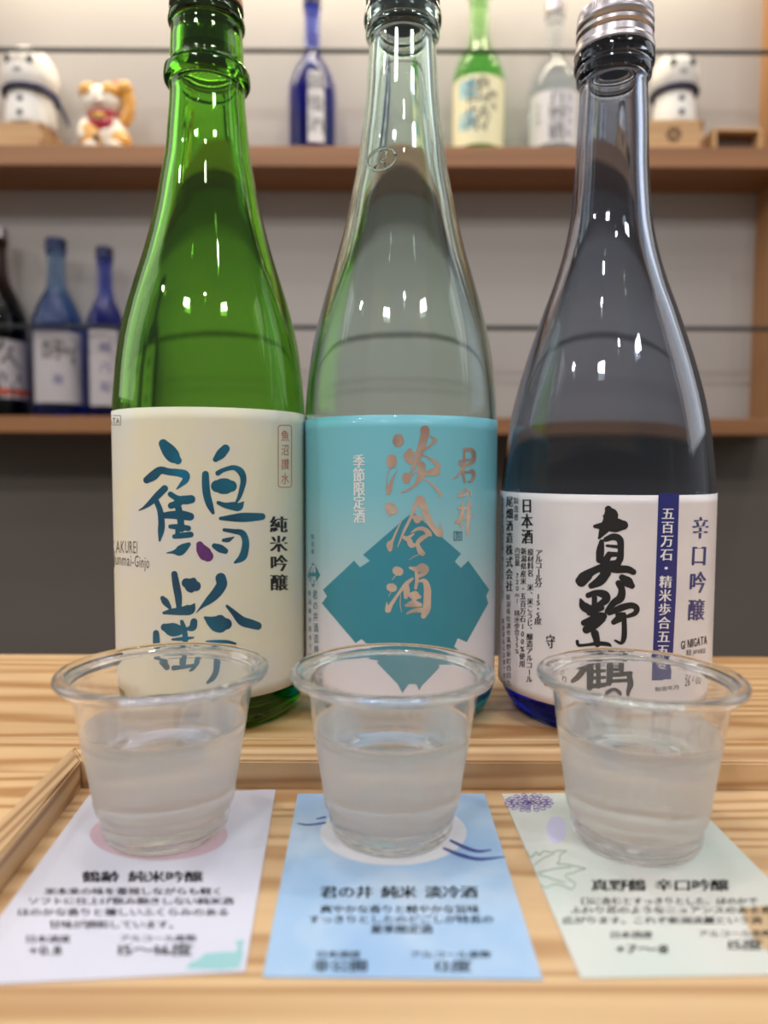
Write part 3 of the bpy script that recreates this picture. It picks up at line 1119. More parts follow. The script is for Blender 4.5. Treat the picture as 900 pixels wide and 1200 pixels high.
strokes('brush_character', K7, (660, 585), 5.11, f3, M_INK, L3)
K8 = [[(150, 575, 30), (200, 560, 35), (248, 572, 48), (255, 602, 44), (205, 640, 30)], [(105, 600, 14), (125, 640, 50), (170, 660, 46), (230, 650, 32)],
      [(188, 590, 30), (185, 660, 32), (175, 740, 38)], [(125, 740, 34), (190, 715, 46), (240, 700, 42)], [(140, 780, 45), (190, 752, 46), (236, 718, 34)], [(150, 685, 18), (230, 690, 26)],
      [(330, 502, 34), (350, 540, 38), (342, 590, 46), (300, 622, 38), (265, 670, 32)], [(275, 682, 25), (340, 652, 38), (405, 635, 34), (438, 652, 34), (428, 682, 28), (385, 700, 20)],
      [(322, 690, 22), (345, 702, 48), (302, 735, 30)], [(362, 690, 28), (365, 770, 30), (362, 830, 30), (345, 860, 20), (310, 845, 12)]]
strokes('brush_character', K8, (660, 585), 5.11, f3, M_INK, L3)
K9 = [[(85, 850, 18), (95, 873, 18), (150, 870, 16), (210, 862, 24), (268, 868, 22), (285, 878, 10)], [(190, 802, 44), (200, 840, 38), (205, 868, 32)],
      [(85, 940, 12), (200, 935, 20), (350, 935, 18)], [(160, 962, 42), (120, 1010, 38), (80, 1060, 34), (40, 1088, 24)], [(150, 960, 38), (155, 1050, 42), (150, 1130, 34)],
      [(170, 990, 20), (240, 985, 18)], [(170, 1030, 20), (243, 1025, 18)], [(170, 1070, 20), (243, 1065, 18)], [(150, 1120, 28), (245, 1110, 26)], [(200, 940, 28), (205, 1040, 28), (205, 1120, 28)],
      [(275, 960, 34), (275, 1040, 38), (270, 1100, 34)], [(345, 945, 34), (345, 1020, 30)], [(280, 980, 14), (345, 980, 14)], [(280, 1018, 18), (340, 1018, 18)],
      [(270, 1052, 22), (340, 1047, 26), (402, 1040, 24)], [(270, 1088, 20), (400, 1082, 20)], [(395, 1062, 32), (400, 1110, 34), (385, 1148, 22)], [(250, 1150, 14), (300, 1135, 14), (340, 1150, 14)]]
strokes('brush_character', K9, (660, 585), 5.11, f3, M_INK, L3)
fill_poly('navy_stripe', [(771.3, 578.5), (795.5, 578), (792, 690), (786.5, 796), (763.5, 797), (767.5, 690)], f3b, M_NAVY, L3, dx=4)
column('stripe_lettering', '五百万石・精米歩合五五%', (782.3, 602), (776, 778), 14, 14.2, f3, M_WHITEINK, L3, bold=.03)
column('navy_lettering', '辛口吟醸', (820, 619), (815, 715), 18, 25, f3, M_NAVY, L3, bold=.035)
acc = ([], [])
column('', '日本酒', (618, 593), (618.5, 629), 12.5, 17, f3, None, None, acc=acc, bold=.045)
column('', '製造者', (605.5, 587), (605.5, 606), 5.5, 8, f3, None, None, acc=acc)
column('', '尾畑酒造株式会社', (598, 588), (597.5, 687), 7.5, 12.5, f3, None, None, acc=acc, bold=.04)
column('', '新潟県佐渡市真野新町四四九', (596.5, 700), (597, 800), 5, 7.3, f3, None, None, acc=acc)
column('', '内容量　720ml　精米歩合55%', (607, 645), (606.5, 763), 6.3, 7.2, f3, None, None, acc=acc)
column('', '新潟県産米・五百万石100%使用', (614.5, 646), (612.5, 778), 6.5, 8, f3, None, None, acc=acc, bold=.03)
column('', '原材料名　米、米こうじ、醸造アルコール', (622.5, 647), (620.8, 796), 7, 8, f3, None, None, acc=acc, bold=.03)
column('', 'アルコール分　15・5度', (632, 648), (631, 728), 8, 8, f3, None, None, acc=acc, bold=.03)
column('', '未成年者の飲酒は法律で禁止されています', (589.8, 586), (590, 700), 2.4, 6.0, f3, None, None, acc=acc)
column('', '飲酒運転は法律で禁止', (590.5, 728), (592, 800), 2.6, 6.4, f3, None, None, acc=acc)
column('', '守', (645.5, 752), (645.5, 753), 10, 16, f3, None, None, acc=acc, bold=.04)
column('', '心り', (658, 783), (656, 797), 10, 11, f3, None, None, acc=acc, bold=.03)
line_text(acc, 'GI NIIGATA', 797, 828, 756, 13, f3, bold=.03, y1=749)
line_text(acc, '清酒 JAPANESE', 803, 826, 765, 7, f3, y1=762)
line_text(acc, '製造年月', 767, 797, 808, 5.5, f3, y1=805)
line_text(acc, '26・02', 803, 823, 799, 13, f3, y1=796, bold=.01)
obj_from('small_lettering', acc[0], acc[1], M_INK, L3)
acc = ([], [])
ribbon(acc, [(640, 786, 6), (641, 801, 6)], f3)
ribbon(acc, [(650, 776, 5), (650, 786, 5)], f3)
obj_from('red_seal', acc[0], acc[1], M_RED, L3)
# stamped lot code on the cap
# ------------------------------------------------------------------ tray
TZ = .005     # tray floor height
RZ = on_plane(450, 891, .013)
tray = thing('serving_tray', 'shallow light wood serving tray with raised rim under the cups and cards', 'tray', (0, .13, 0))
yin = on_plane(450, 924.5, TZ).y
# rim height so that the inner top edge falls on its row
d = ray(450, 892)
rz = CAM.z + d.z / d.y * yin
yout = on_plane(450, 876, rz).y
a_o, b_o = on_plane(82, 877, rz), on_plane(0, 960, rz)
a_i, b_i = on_plane(94, 892, rz), on_plane(5, 997, rz)


def lin(a, b, y):
    return a.x + (b.x - a.x) * (y - a.y) / (b.y - a.y)


so = lambda y: lin(a_o, b_o, y)
si = lambda y: lin(a_i, b_i, y)
YF = .045


def prism(name, quad, z0, z1, mat, parent, bev=.0006):
    bm = bmesh.new()
    bo = [bm.verts.new((x, y - .13, z0)) for x, y in quad]
    to = [bm.verts.new((x, y - .13, z1)) for x, y in quad]
    bm.faces.new(bo[::-1])
    bm.faces.new(to)
    for k in range(4):
        bm.faces.new((bo[k], bo[(k + 1) % 4], to[(k + 1) % 4], to[k]))
    bmesh.ops.bevel(bm, geom=bm.edges[:], offset=bev, segments=2, affect='EDGES')
    return obj_bm(name, bm, mat, parent)


prism('tray_floor', [(si(YF) - .004, YF), (.150, YF), (.150, yin), (si(yin) - .004, yin)], .0008, TZ, M_TRAY, tray, .0002)
prism('back_rim', [(si(yin), yin + .0001), (.161, yin + .0001), (.161, yout), (so(yout), yout)], 0.0002, rz, M_TRAY, tray)
prism('left_rim', [(so(YF - .012), YF - .012), (si(YF - .012), YF - .012), (si(yin), yin - .0002), (so(yout), yout - .0003)], 0.0002, rz, M_TRAY_Y, tray)
prism('right_rim', [(.150, YF - .012), (.161, YF - .012), (.161, yin), (.150, yin)], 0.0002, rz, M_TRAY_Y, tray)
prism('front_rim', [(si(YF) + .0005, YF - .012), (.1495, YF - .012), (.1495, YF - .0002), (si(YF) + .0005, YF - .0002)], 0.0002, rz, M_TRAY, tray)

# ------------------------------------------------------------------ cards
CZ = TZ + .0004
ZP = CZ + .00008


def card(label, corners, mat):
    cx = sum(c.x for c in corners) / 4
    cy_ = sum(c.y for c in corners) / 4
    t = thing('menu_card', label, 'card', (cx, cy_, TZ))
    bm = bmesh.new()
    bo = [bm.verts.new((c.x - cx, c.y - cy_, .00002)) for c in corners]
    to = [bm.verts.new((c.x - cx, c.y - cy_, .0004)) for c in corners]
    bm.faces.new(bo)
    bm.faces.new(to[::-1])
    for k in range(4):
        bm.faces.new((bo[(k + 1) % 4], bo[k], to[k], to[(k + 1) % 4]))
    bmesh.ops.recalc_face_normals(bm, faces=bm.faces[:])
    s = obj_bm('card_sheet', bm, mat, t)

    def fn(x, y, lift=0.0):
        p = on_plane(x, y, ZP)
        return Vector((p.x - cx, p.y - cy_, ZP - TZ + lift))
    return t, s, fn


def corners_lr(tr, br, sign, w):
    d = (tr - br)
    L = d.length
    dn = d / L
    pn = Vector((dn.y, -dn.x, 0)) * sign
    return tr + pn * w, br + pn * w


def _card1(nt):
    return ramp_noise(nt, [(0.3, srgb(206, 206, 222)), (0.7, srgb(214, 213, 226))], 25, 2)


def _card2(nt):
    return ramp_noise(nt, [(0.30, srgb(148, 182, 222)), (0.50, srgb(164, 194, 226)), (0.72, srgb(196, 212, 230))], 38, 3)


def _card3(nt):
    return ramp_noise(nt, [(0.35, srgb(200, 212, 204)), (0.55, srgb(210, 213, 206)), (0.7, srgb(216, 214, 208))], 25, 2)


tr, br = on_plane(323, 925, CZ), on_plane(287, 1138, CZ)
tl, bl = corners_lr(tr, br, -1, .0535)
c1, s1, k1 = card('pale lavender laminated tasting card under the cup in front of the green bottle', [tl, tr, br, bl], paper('lavender_card', _card1, 0.35, 0.5))
cc = [on_plane(*p, CZ) for p in ((349, 930), (568, 930), (636, 1147), (308, 1144))]
c2, s2, k2 = card('light blue laminated tasting card under the middle cup', cc, paper('blue_card', _card2, 0.35, 0.5))
tl, bl = on_plane(588, 930, CZ), on_plane(681, 1146, CZ)
tr, br = corners_lr(tl, bl, 1, .0535)
c3, s3, k3 = card('off-white laminated tasting card with purple flower, under the cup in front of the white label', [tl, tr, br, bl], paper('offwhite_card', _card3, 0.35, 0.5))


def card_text(fn, sheet, rows):
    acc = ([], [])
    for text, x0, x1, y, h, bold in rows:
        line_text(acc, text, x0, x1, y, h, fn, bold)
    obj_from('lettering', acc[0], acc[1], M_INK, sheet)


card_text(k1, s1, [('鶴齢 純米吟醸', 96, 238, 1027.5, 13, .03), ('米本来の味を重視しながらも軽く', 52, 262, 1044.5, 8.5, .02), ('ソフトに仕上げ飲み飽きしない純米酒', 32, 274, 1056, 8.5, .02),
                   ('ほのかな香りと優しいふくらみのある', 20, 269, 1069, 9, .02), ('甘味が調和しています。', 57, 212, 1083.5, 9.5, .02), ('日本酒度', 29, 83, 1100.5, 9, .015), ('アルコール度数', 139.5, 231, 1099.5, 8, .015),
                   ('+0.8', 33, 73, 1113.5, 14, .03), ('15〜16度', 138, 226, 1113, 15, .03)])
card_text(k2, s2, [('君の井 純米 淡冷酒', 375, 560, 1045.5, 14, .03), ('爽やかな香りと軽やかな旨味', 375, 562, 1065.5, 9.5, .02), ('すっきりとしたのどごしが特長の', 361, 579, 1077.5, 9.5, .02),
                   ('夏季限定酒', 434, 507, 1089, 10, .025), ('日本酒度', 370, 423, 1118.5, 8.5, .015), ('アルコール度数', 480, 576, 1118.5, 8.5, .015), ('非公開', 366, 431, 1132, 14, .03), ('12度', 510, 553, 1132, 14, .03)])
card_text(k3, s3, [('真野鶴 辛口吟醸', 692, 854, 1037.5, 13.5, .03), ('口に含むとすっきりとした、ほのかで', 680, 888, 1056, 8.5, .02), ('ふわり花のようなニュアンスのある香', 668, 905, 1066.5, 8.5, .02),
                   ('広がります。これぞ新潟淡麗という酒', 659, 893, 1078.5, 8.5, .02), ('日本酒度', 714, 765, 1095.5, 8.5, .015), ('アルコール度数', 818, 905, 1094, 8, .015), ('+7〜8', 720, 784, 1112, 13, .03), ('15度', 853, 894, 1107, 13, .03)])


def ellipse_px(cx, cy_, rx, ry, n=40):
    return [(cx + rx * math.cos(2 * math.pi * k / n), cy_ + ry * math.sin(2 * math.pi * k / n)) for k in range(n)]


def poly_flat(name, poly, fn, mat, parent, lift=0.0):
    vs = [fn(x, y, lift) for x, y in poly]
    tri = tessellate_polygon([[Vector((v.x, v.y, 0)) for v in vs]])
    return obj_from(name, vs, [tuple(t) for t in tri], mat, parent)


M_PINK = plain('pink_print', srgb(200, 172, 184), 0.5, coat=.4)
M_TEALPALE = plain('pale_teal_print', srgb(150, 196, 200), 0.5, coat=.4)
M_WHITEP = plain('white_print', srgb(216, 216, 222), 0.5, coat=.4)
M_SWOOSH = plain('navy_wave_print', srgb(46, 60, 140), 0.5, coat=.4)
M_VIO = plain('violet_line_print', srgb(128, 96, 172), 0.5)
M_VIOP = plain('pale_violet_print', srgb(205, 202, 230), 0.5, coat=.4)
M_LEAF = plain('green_line_print', srgb(130, 160, 130), 0.5)
M_TAN = plain('tan_print', srgb(196, 168, 132), 0.5, coat=.4)
poly_flat('pink_disc', ellipse_px(186, 978, 81, 30), k1, M_PINK, s1, -.00005)
poly_flat('teal_shape', [(218, 1135), (222, 1128), (232, 1124), (240, 1117), (262, 1115), (276, 1115), (279, 1109), (275, 1104), (281, 1101), (286, 1101), (284, 1110), (285, 1120), (280, 1134), (260, 1136.5)], k1, M_TEALPALE, s1, -.00004)
poly_flat('white_disc', ellipse_px(461, 976, 86, 38), k2, M_WHITEP, s2, -.00005)
for _w in ([(349, 965, 1), (362, 966.5, 1.6), (381, 964, 2)], [(371, 959.5, 1), (381, 957.5, 2)], [(528, 985, 2.6), (545, 993, 3.6), (560, 997.5, 3), (576, 996, 1)], [(520, 994, 2.6), (540, 1002, 3.8), (562, 1006.5, 3.4), (591, 1004, 1)]):
    strokes('wave_line', [_w], (0, 0), 1, k2, M_SWOOSH, s2, across=1)
rnd = random.Random(3)
fl = []
for ring_, n in ((0.15, 5), (0.4, 9), (0.65, 13), (0.9, 17)):
    for k in range(n):
        a = 2 * math.pi * (k + rnd.random() * .4) / n
        cx, cy_ = 620 + 27 * ring_ * math.cos(a), 940.5 + 10 * ring_ * math.sin(a)
        rx, ry = 4.6, 3.0
        ca = a
        loop = []
        for q in range(7):
            b_ = 2 * math.pi * q / 6
            u, v = math.cos(b_) * rx, math.sin(b_) * rx * .6
            loop.append((cx + u * math.cos(ca) - v * math.sin(ca), cy_ + (u * math.sin(ca) + v * math.cos(ca)) * .45, .7))
        fl.append(loop)
strokes('flower_line_drawing', fl, (0, 0), 1, k3, M_VIO, s3, n=2, across=1, cap=False)
poly_flat('pale_flower', ellipse_px(652, 972, 12, 16), k3, M_VIOP, s3, -.00005)
LF = [[(617, 997, .9), (620, 1003, .9), (624, 1004, .9), (628, 998, .9), (632, 1002, .9), (637, 997, .9), (646, 999, .9), (652, 997, .9), (664, 997, .9), (656, 1002, .9), (656, 1008, .9), (653, 1012, .9), (664, 1013, .9), (674, 1015, .9), (687, 1018, .9), (677, 1020, .9), (673, 1023, .9), (663, 1025, .9), (666, 1030, .9), (674, 1035, .9), (670, 1042, .9), (660, 1038, .9), (650, 1036, .9), (640, 1040, .9), (634, 1037, .9)],
      [(626, 1014, .9), (636, 1006, .9), (650, 1000, .9)], [(630, 1023, .9), (650, 1018, .9), (669, 1016, .9)], [(632, 1025, .9), (648, 1030, .9), (662, 1034, .9)]]
strokes('leaf_line_drawing', LF, (0, 0), 1, k3, M_LEAF, s3, n=3, across=1)
poly_flat('tan_shape', [(868, 1063), (888, 1062), (905, 1060), (925, 1075), (935, 1100), (905, 1118), (890, 1108), (878, 1090)], k3, M_TAN, s3, -.00004)

# ------------------------------------------------------------------ cups
def make_cup(label, rim_l, rim_r, rim_top, rim_bot, lvl_front):
    """axis placed from the rim's outline; the cup stands on its card"""
    zr = CZ + .0430
    xm = (rim_l[0] + rim_r[0]) / 2
    pf, pb = on_plane(xm, rim_bot, zr), on_plane(xm, rim_top, zr)
    Yc = (pf.y + pb.y) / 2
    pl = on_plane(rim_l[0], rim_l[1], zr)
    pr = on_plane(rim_r[0], rim_r[1], zr)
    Xc = (pl.x + pr.x) / 2
    R = (math.hypot(pr.x - pl.x, pr.y - pl.y)) / 2
    print('CUP', Xc, Yc, R, (pb.y - pf.y) / 2)
    R = .5 * (R + (pb.y - pf.y) / 2)
    Zb = CZ + .0002
    t = thing('tasting_cup', label, 'cup', (Xc, Yc, Zb))
    H = .0430
    r0, r1 = .0163, R - .0034
    th = .00045

    def wall_r(z):
        f = z / H
        r = r0 + (r1 - r0) * f
        if z < .0075:
            r -= .0005 * (1 - max(0, (z - .0062)) / .0013) if z > .0062 else .0005
        return r
    # outer from the underside up
    out = [(0, .0014), (r0 * .70, .0012), (r0 * .80, .0002), (r0 * .88, 0), (r0 - .0009, .0004), (r0 - .0003, .0014)]
    for z in (.0025, .004, .0055, .0062, .0068, .0075, .009, .0095, .010, .013, .017, .021, .025, .029, .033, .036, .0385, .0395):
        out.append((wall_r(z) + (.00018 if z in (.0095,) else 0), z))
    # curled rim
    rc, zc_ = r1 + .0017, H - .0014
    out += [(r1 + .0001, .0402), (rc - .0006, .0404)]
    for k in range(-5, 9):
        a = math.pi * k / 10
        out.append((rc + .0017 * math.cos(a) * (1.0), zc_ + .0014 * math.sin(a)))
    out = [(r, z) for r, z in out]
    out += [(r1 + .0003, H - .0007), (r1 - .0002, H - .0016)]
    inn = []
    for z in (.0400, .038, .035, .032):
        inn.append((wall_r(z) - th, z))
    dfr = ray(xm, lvl_front)
    # level from the row of its front arc
    rg = wall_r(.028) - th
    dist = math.hypot(Xc, Yc) - rg
    lvl = CAM.z + dfr.z / math.hypot(dfr.x, dfr.y) * dist - Zb
    lvl = min(max(lvl, .02), .034)
    print('LVL', lvl)
    zs = [z for z in (.030, .0285, .027, .0255, .024, .022, .019, .016, .013, .010, .0095, .009, .0075, .0068, .0062, .005, .0035) if z < lvl - .0004]
    top_idx = len(out) + len(inn)
    inn += [(wall_r(lvl) - th, lvl + .0001), (wall_r(lvl) - th, lvl - .0001)]
    n_air = len(out) + len(inn) - 1
    for z in zs:
        inn.append((wall_r(z) - th - (.0001 if z == .0095 else 0), z))
    inn += [(r0 - .0014, .0023), (r0 - .0026, .0016), (r0 * .7, .0018), (r0 * .4, .0020), (0, .0021)]
    v, f, idx = revolve(out + inn, 120)
    g = obj_from('cup_wall', v, f, M_CUP, t, True)
    at = g.data.attributes.new('ior', 'FLOAT', 'POINT')
    hz = g.data.attributes.new('haze', 'FLOAT', 'POINT')
    hz.data.foreach_set('value', [(0.0 if p[2] > .0405 else (.07 if p[2] > lvl else (.40 if p[2] > .006 else .04))) for p in v])
    at.data.foreach_set('value', [1.49 if i < n_air else 1.49 / 1.34 for i in idx])
    rl = wall_r(lvl) - th
    lathe('sake', [(rl, lvl + .0009), (rl - .0003, lvl + .0004), (rl - .0010, lvl + .0001), (rl - .002, lvl), (rl * .5, lvl), (0, lvl)], M_LIQ, t, 120)
    return t


make_cup('clear plastic cup of sake on the pale lavender card', (60, 797), (303.5, 775), 750, 823, 881)
make_cup('clear plastic cup of sake on the light blue card', (342, 786), (578, 787), 752, 822, 884.5)
make_cup('clear plastic cup of sake on the off-white card with the purple flower', (637.5, 777), (877.5, 803), 757, 829, 886)

# ------------------------------------------------------------------ things on the shelves
def bg_bottle(label, cx, half, shelf_z, top_y, mat, lab, group, Yb=1.20, shoulder=.52, cap=None, neck=.36, shape=0):
    d = ray(cx, 170 if shelf_z > .4 else 480)
    X = (CAM + d * (Yb / d.y)).x
    r = half / F_PX * Yb * .99
    zt = on_y(cx, top_y, Yb).z
    h = zt - shelf_z
    t = thing('sake_bottle', label, 'bottle', (X, Yb, shelf_z + .0004), group)
    rn = r * neck
    cph = .018
    hb = h - cph
    P = [(0, .003), (r * .8, 0), (r * .97, .003), (r, .010), (r, h * shoulder * .7), (r, h * shoulder), (r * .93, h * (shoulder + .06)), (r * .72, h * (shoulder + .14)), (rn * 1.25, h * (shoulder + .22)), (rn * 1.02, h * (shoulder + .30)), (rn, hb - .012), (rn * 1.15, hb - .008), (rn * 1.15, hb - .002), (rn, hb)]
    P2 = [P[0]] + smooth_prof(P[1:], 3) + [(0, hb)]
    lathe('glass_body', P2, mat, t, 48)
    lathe('cap', [(0, hb + .0002), (rn * 1.2, hb + .0002), (rn * 1.2, h - .001), (rn * 1.1, h), (0, h)], cap or M_CAP_SI, t, 32, smooth=False)
    if lab:
        (z0, z1, span, lm, texts) = lab
        verts, faces = [], []
        n = 24
        ac = math.atan2(-Yb, -X)
        a0, a1 = ac + span[0], ac + span[1]
        for i in range(n + 1):
            a = a0 + (a1 - a0) * i / n
            for z, rr in ((z0, r + .0006), (z1, r + .0006), (z1, r + .0001), (z0, r + .0001)):
                verts.append((rr * math.cos(a), rr * math.sin(a), z))
        for i in range(n):
            b_ = i * 4
            for q in range(4):
                faces.append((b_ + q, b_ + (q + 1) % 4, b_ + 4 + (q + 1) % 4, b_ + 4 + q))
        L = obj_from('paper_label', verts, faces, lm, t, False)
        for (txt, ang, zc, size, zs, m) in texts:
            def fn(u, v, ang=ang, ac=ac):
                a = ac + ang + u / r
                return Vector(((r + .0009) * math.cos(a), (r + .0009) * math.sin(a), v))
            acc = ([], [])
            for k, ch in enumerate(txt):
                V, Fc = glyph(ch)
                b0 = len(acc[0])
                for x, y in V:
                    acc[0].append(fn((x - _em[1]) * _em[0] * size, zc - zs * k + (y - _em[2]) * _em[0] * size))
                for fc in Fc:
                    acc[1].append(tuple(b0 + i for i in fc))
            obj_from('lettering', acc[0], acc[1], m, L)
    return t, r, h


G_BLUE = glass('cobalt_glass', 95, (1, 0.85, 0.16), ior=1.36)
G_GRN = glass('leaf_green_glass', 34, (0.72, 0.10, 1.0), ior=1.36)
G_PALE = glass('frosted_pale_glass', 6, (0.6, 0.3, 0.1), ior=1.36)
G_BRN = glass('dark_brown_glass', 120, (0.7, 0.9, 1.0), ior=1.36)
G_SKY = glass('light_blue_glass', 42, (1.0, 0.6, 0.16), ior=1.36)
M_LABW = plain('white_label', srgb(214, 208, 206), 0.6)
M_LABSHADE = plain('shade_toned_white_label', srgb(176, 169, 170), 0.6)  # white label paper with the lower shelf's dimness put into its colour
M_LABC = plain('cream_label', srgb(226, 218, 178), 0.6)
M_CAPN = plain('navy_cap', srgb(18, 24, 66), 0.35, metal=.3)
M_CYAN = plain('cyan_ink', srgb(90, 190, 220), 0.5)
UP, LO = 'sake bottles on the upper shelf', 'sake bottles on the lower shelf'
bg_bottle('tall cobalt blue sake bottle with narrow white label on the upper shelf', 366, 26.5, p_top, -6, G_BLUE,
          (.012, .122, (-.18, .52), M_LABW, [('越後酒', .17, .103, .026, .032, M_INK)]), UP, neck=.32, shoulder=.40, cap=M_CAPN)
bg_bottle('leaf green sake bottle with cream label on the upper shelf', 560, 29, p_top, -18, G_GRN,
          (.008, .115, (-1.35, 1.35), M_LABC, [('鶴齢', -.02, .090, .040, .044, M_INK), ('鶴齢', -.45, .094, .030, .05, M_CYAN), ('純米', .62, .085, .014, .018, M_INK_G)]), UP, neck=.36, shoulder=.44)
bg_bottle('pale clear sake bottle with white label on the upper shelf', 648, 29, p_top, 4, G_PALE,
          (.010, .092, (-1.1, 1.1), M_LABW, [('真野鶴', .14, .078, .026, .026, M_INK), ('五百万石', .62, .080, .012, .018, M_NAVY), ('日本酒', -.6, .07, .008, .012, M_INK_G)]), UP, neck=.32, shoulder=.42)
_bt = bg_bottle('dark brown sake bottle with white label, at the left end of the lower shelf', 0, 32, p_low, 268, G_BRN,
          (.030, .125, (-1.2, 1.25), M_LABSHADE, [('久保', .28, .10, .045, .05, M_INK)]), LO, neck=.36, shoulder=.50, Yb=1.2045)
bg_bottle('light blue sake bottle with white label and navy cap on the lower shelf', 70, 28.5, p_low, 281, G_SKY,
          (.022, .137, (-1.1, 1.0), M_LABSHADE, [('酵', -.2, .108, .034, .04, M_INK), ('雪', .3, .102, .034, .04, M_INK), ('酒', -.05, .06, .016, .03, M_NAVY)]), LO, neck=.34, shoulder=.50, cap=M_CAPN)
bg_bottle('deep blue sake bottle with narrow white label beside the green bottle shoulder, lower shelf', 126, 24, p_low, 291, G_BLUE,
          (.018, .140, (-.85, .55), M_LABSHADE, [('越乃寒', -.05, .112, .018, .032, M_NAVY)]), LO, neck=.34, shoulder=.48, cap=M_CAPN)
# red band printed on the brown bottle's label
_t, _r, _h = _bt
_L = [c for c in _t.children if c.name.startswith('paper_label')][0]
_ac = math.atan2(-_t.location.y, -_t.location.x)
_v, _f = [], []
for i in range(17):
    a = _ac - 1.2 + 2.4 * i / 16
    for z in (.036, .046):
        _v.append(((_r + .0009) * math.cos(a), (_r + .0009) * math.sin(a), z))
for i in range(16):
    _f.append((2 * i, 2 * i + 2, 2 * i + 3, 2 * i + 1))
obj_from('red_band', _v, _f, plain('red_band_print', srgb(190, 70, 40), 0.5), _L)
# masu boxes
def masu(label, xl, xr, ytop, Yf, depth, mat, emblem=True, open_front=False, group=None):
    a = on_y(xl, ytop, Yf)
    b = on_y(xr, ytop, Yf)
    W = b.x - a.x
    H = a.z - p_top
    t = thing('masu_box', label, 'box', ((a.x + b.x) / 2, Yf + depth / 2, p_top + .0004), group)
    th = .007
    e = .0006
    hw, hd = W / 2, depth / 2
    if not open_front:
        obj_bm('front_panel', box_bm(-hw, hw, -hd, -hd + th, 0, H, e), mat, t)
        obj_bm('rear_panel', box_bm(-hw, hw, hd - th, hd, 0, H, e), mat, t)
        obj_bm('side_panel', box_bm(-hw, -hw + th, -hd + th, hd - th, 0, H, e), mat, t)
        obj_bm('side_panel', box_bm(hw - th, hw, -hd + th, hd - th, 0, H, e), mat, t)
        obj_bm('base_panel', box_bm(-hw + th, hw - th, -hd + th, hd - th, 0, th, e), mat, t)
        # finger joints seen as darker end grain
        for k in (0, 2):
            z0 = H * k / 3 + .0005
            for sx in (-1, 1):
                bm = box_bm(sx * hw - .006 if sx > 0 else -hw - .0002, hw + .0002 if sx > 0 else -hw + .006, -hd - .0003, -hd + .001, z0, z0 + H / 3 - .001, 0)
                obj_bm('finger_joint', bm, M_SHELF, t)
        if emblem:
            bm = bmesh.new()
            zc_ = H * .52
            for r0 in (.011, .006):
                pts = [(r0 * math.cos(q * math.pi / 3), -hd - .0003, zc_ + r0 * math.sin(q * math.pi / 3)) for q in range(7)]
                tube_bm(pts, .0012, 6, bm)
            for q in range(6):
                c_, s_ = math.cos(q * math.pi / 3), math.sin(q * math.pi / 3)
                tube_bm([(.006 * c_, -hd - .0003, zc_ + .006 * s_), (.013 * c_, -hd - .0003, zc_ + .013 * s_)], .0011, 6, bm)
            obj_bm('branded_emblem', bm, M_DARKWOOD, t)
    return t, H


_, hm1 = masu('square wooden masu box under the left snow figure', -12, 50, 143, 1.163, .07, M_MASU, False)
_, hm2 = masu('square wooden masu box with burnt emblem under the right snow figure', 755, 825, 140.5, 1.163, .07, M_MASU, True)
# shallow tray standing on its edge at the right end
a, b_ = on_y(836, 150, 1.17), on_y(894, 150, 1.17)
W, H = b_.x - a.x, a.z - p_top
t = thing('display_box', 'low open wooden box with dark inside at the right end of the upper shelf', 'box', ((a.x + b_.x) / 2, 1.195, p_top + .0004))
obj_bm('side_panel', box_bm(-W / 2, -W / 2 + .006, -.025, .025, 0, H, .0005), M_MASU, t)
obj_bm('side_panel', box_bm(W / 2 - .006, W / 2, -.025, .025, 0, H, .0005), M_MASU, t)
obj_bm('top_panel', box_bm(-W / 2 + .006, W / 2 - .006, -.025, .025, H - .005, H, .0005), M_MASU, t)
obj_bm('base_panel', box_bm(-W / 2 + .006, W / 2 - .006, -.025, .025, 0, .004, .0005), M_DARKWOOD, t)
obj_bm('rear_panel', box_bm(-W / 2 + .006, W / 2 - .006, -.006, -.002, .004, H - .005, 0), M_DARKWOOD, t)

# snow figures
M_PLUSH = plain('white_plaster', srgb(232, 226, 218), 0.7, bump=.2, bscale=300)
M_SCARF = plain('navy_scarf', srgb(26, 30, 66), 0.8)
M_FACE = plain('dark_grey_paint', srgb(52, 50, 56), 0.6)
M_FACE2 = plain('soft_grey_paint', srgb(150, 145, 145), 0.6)


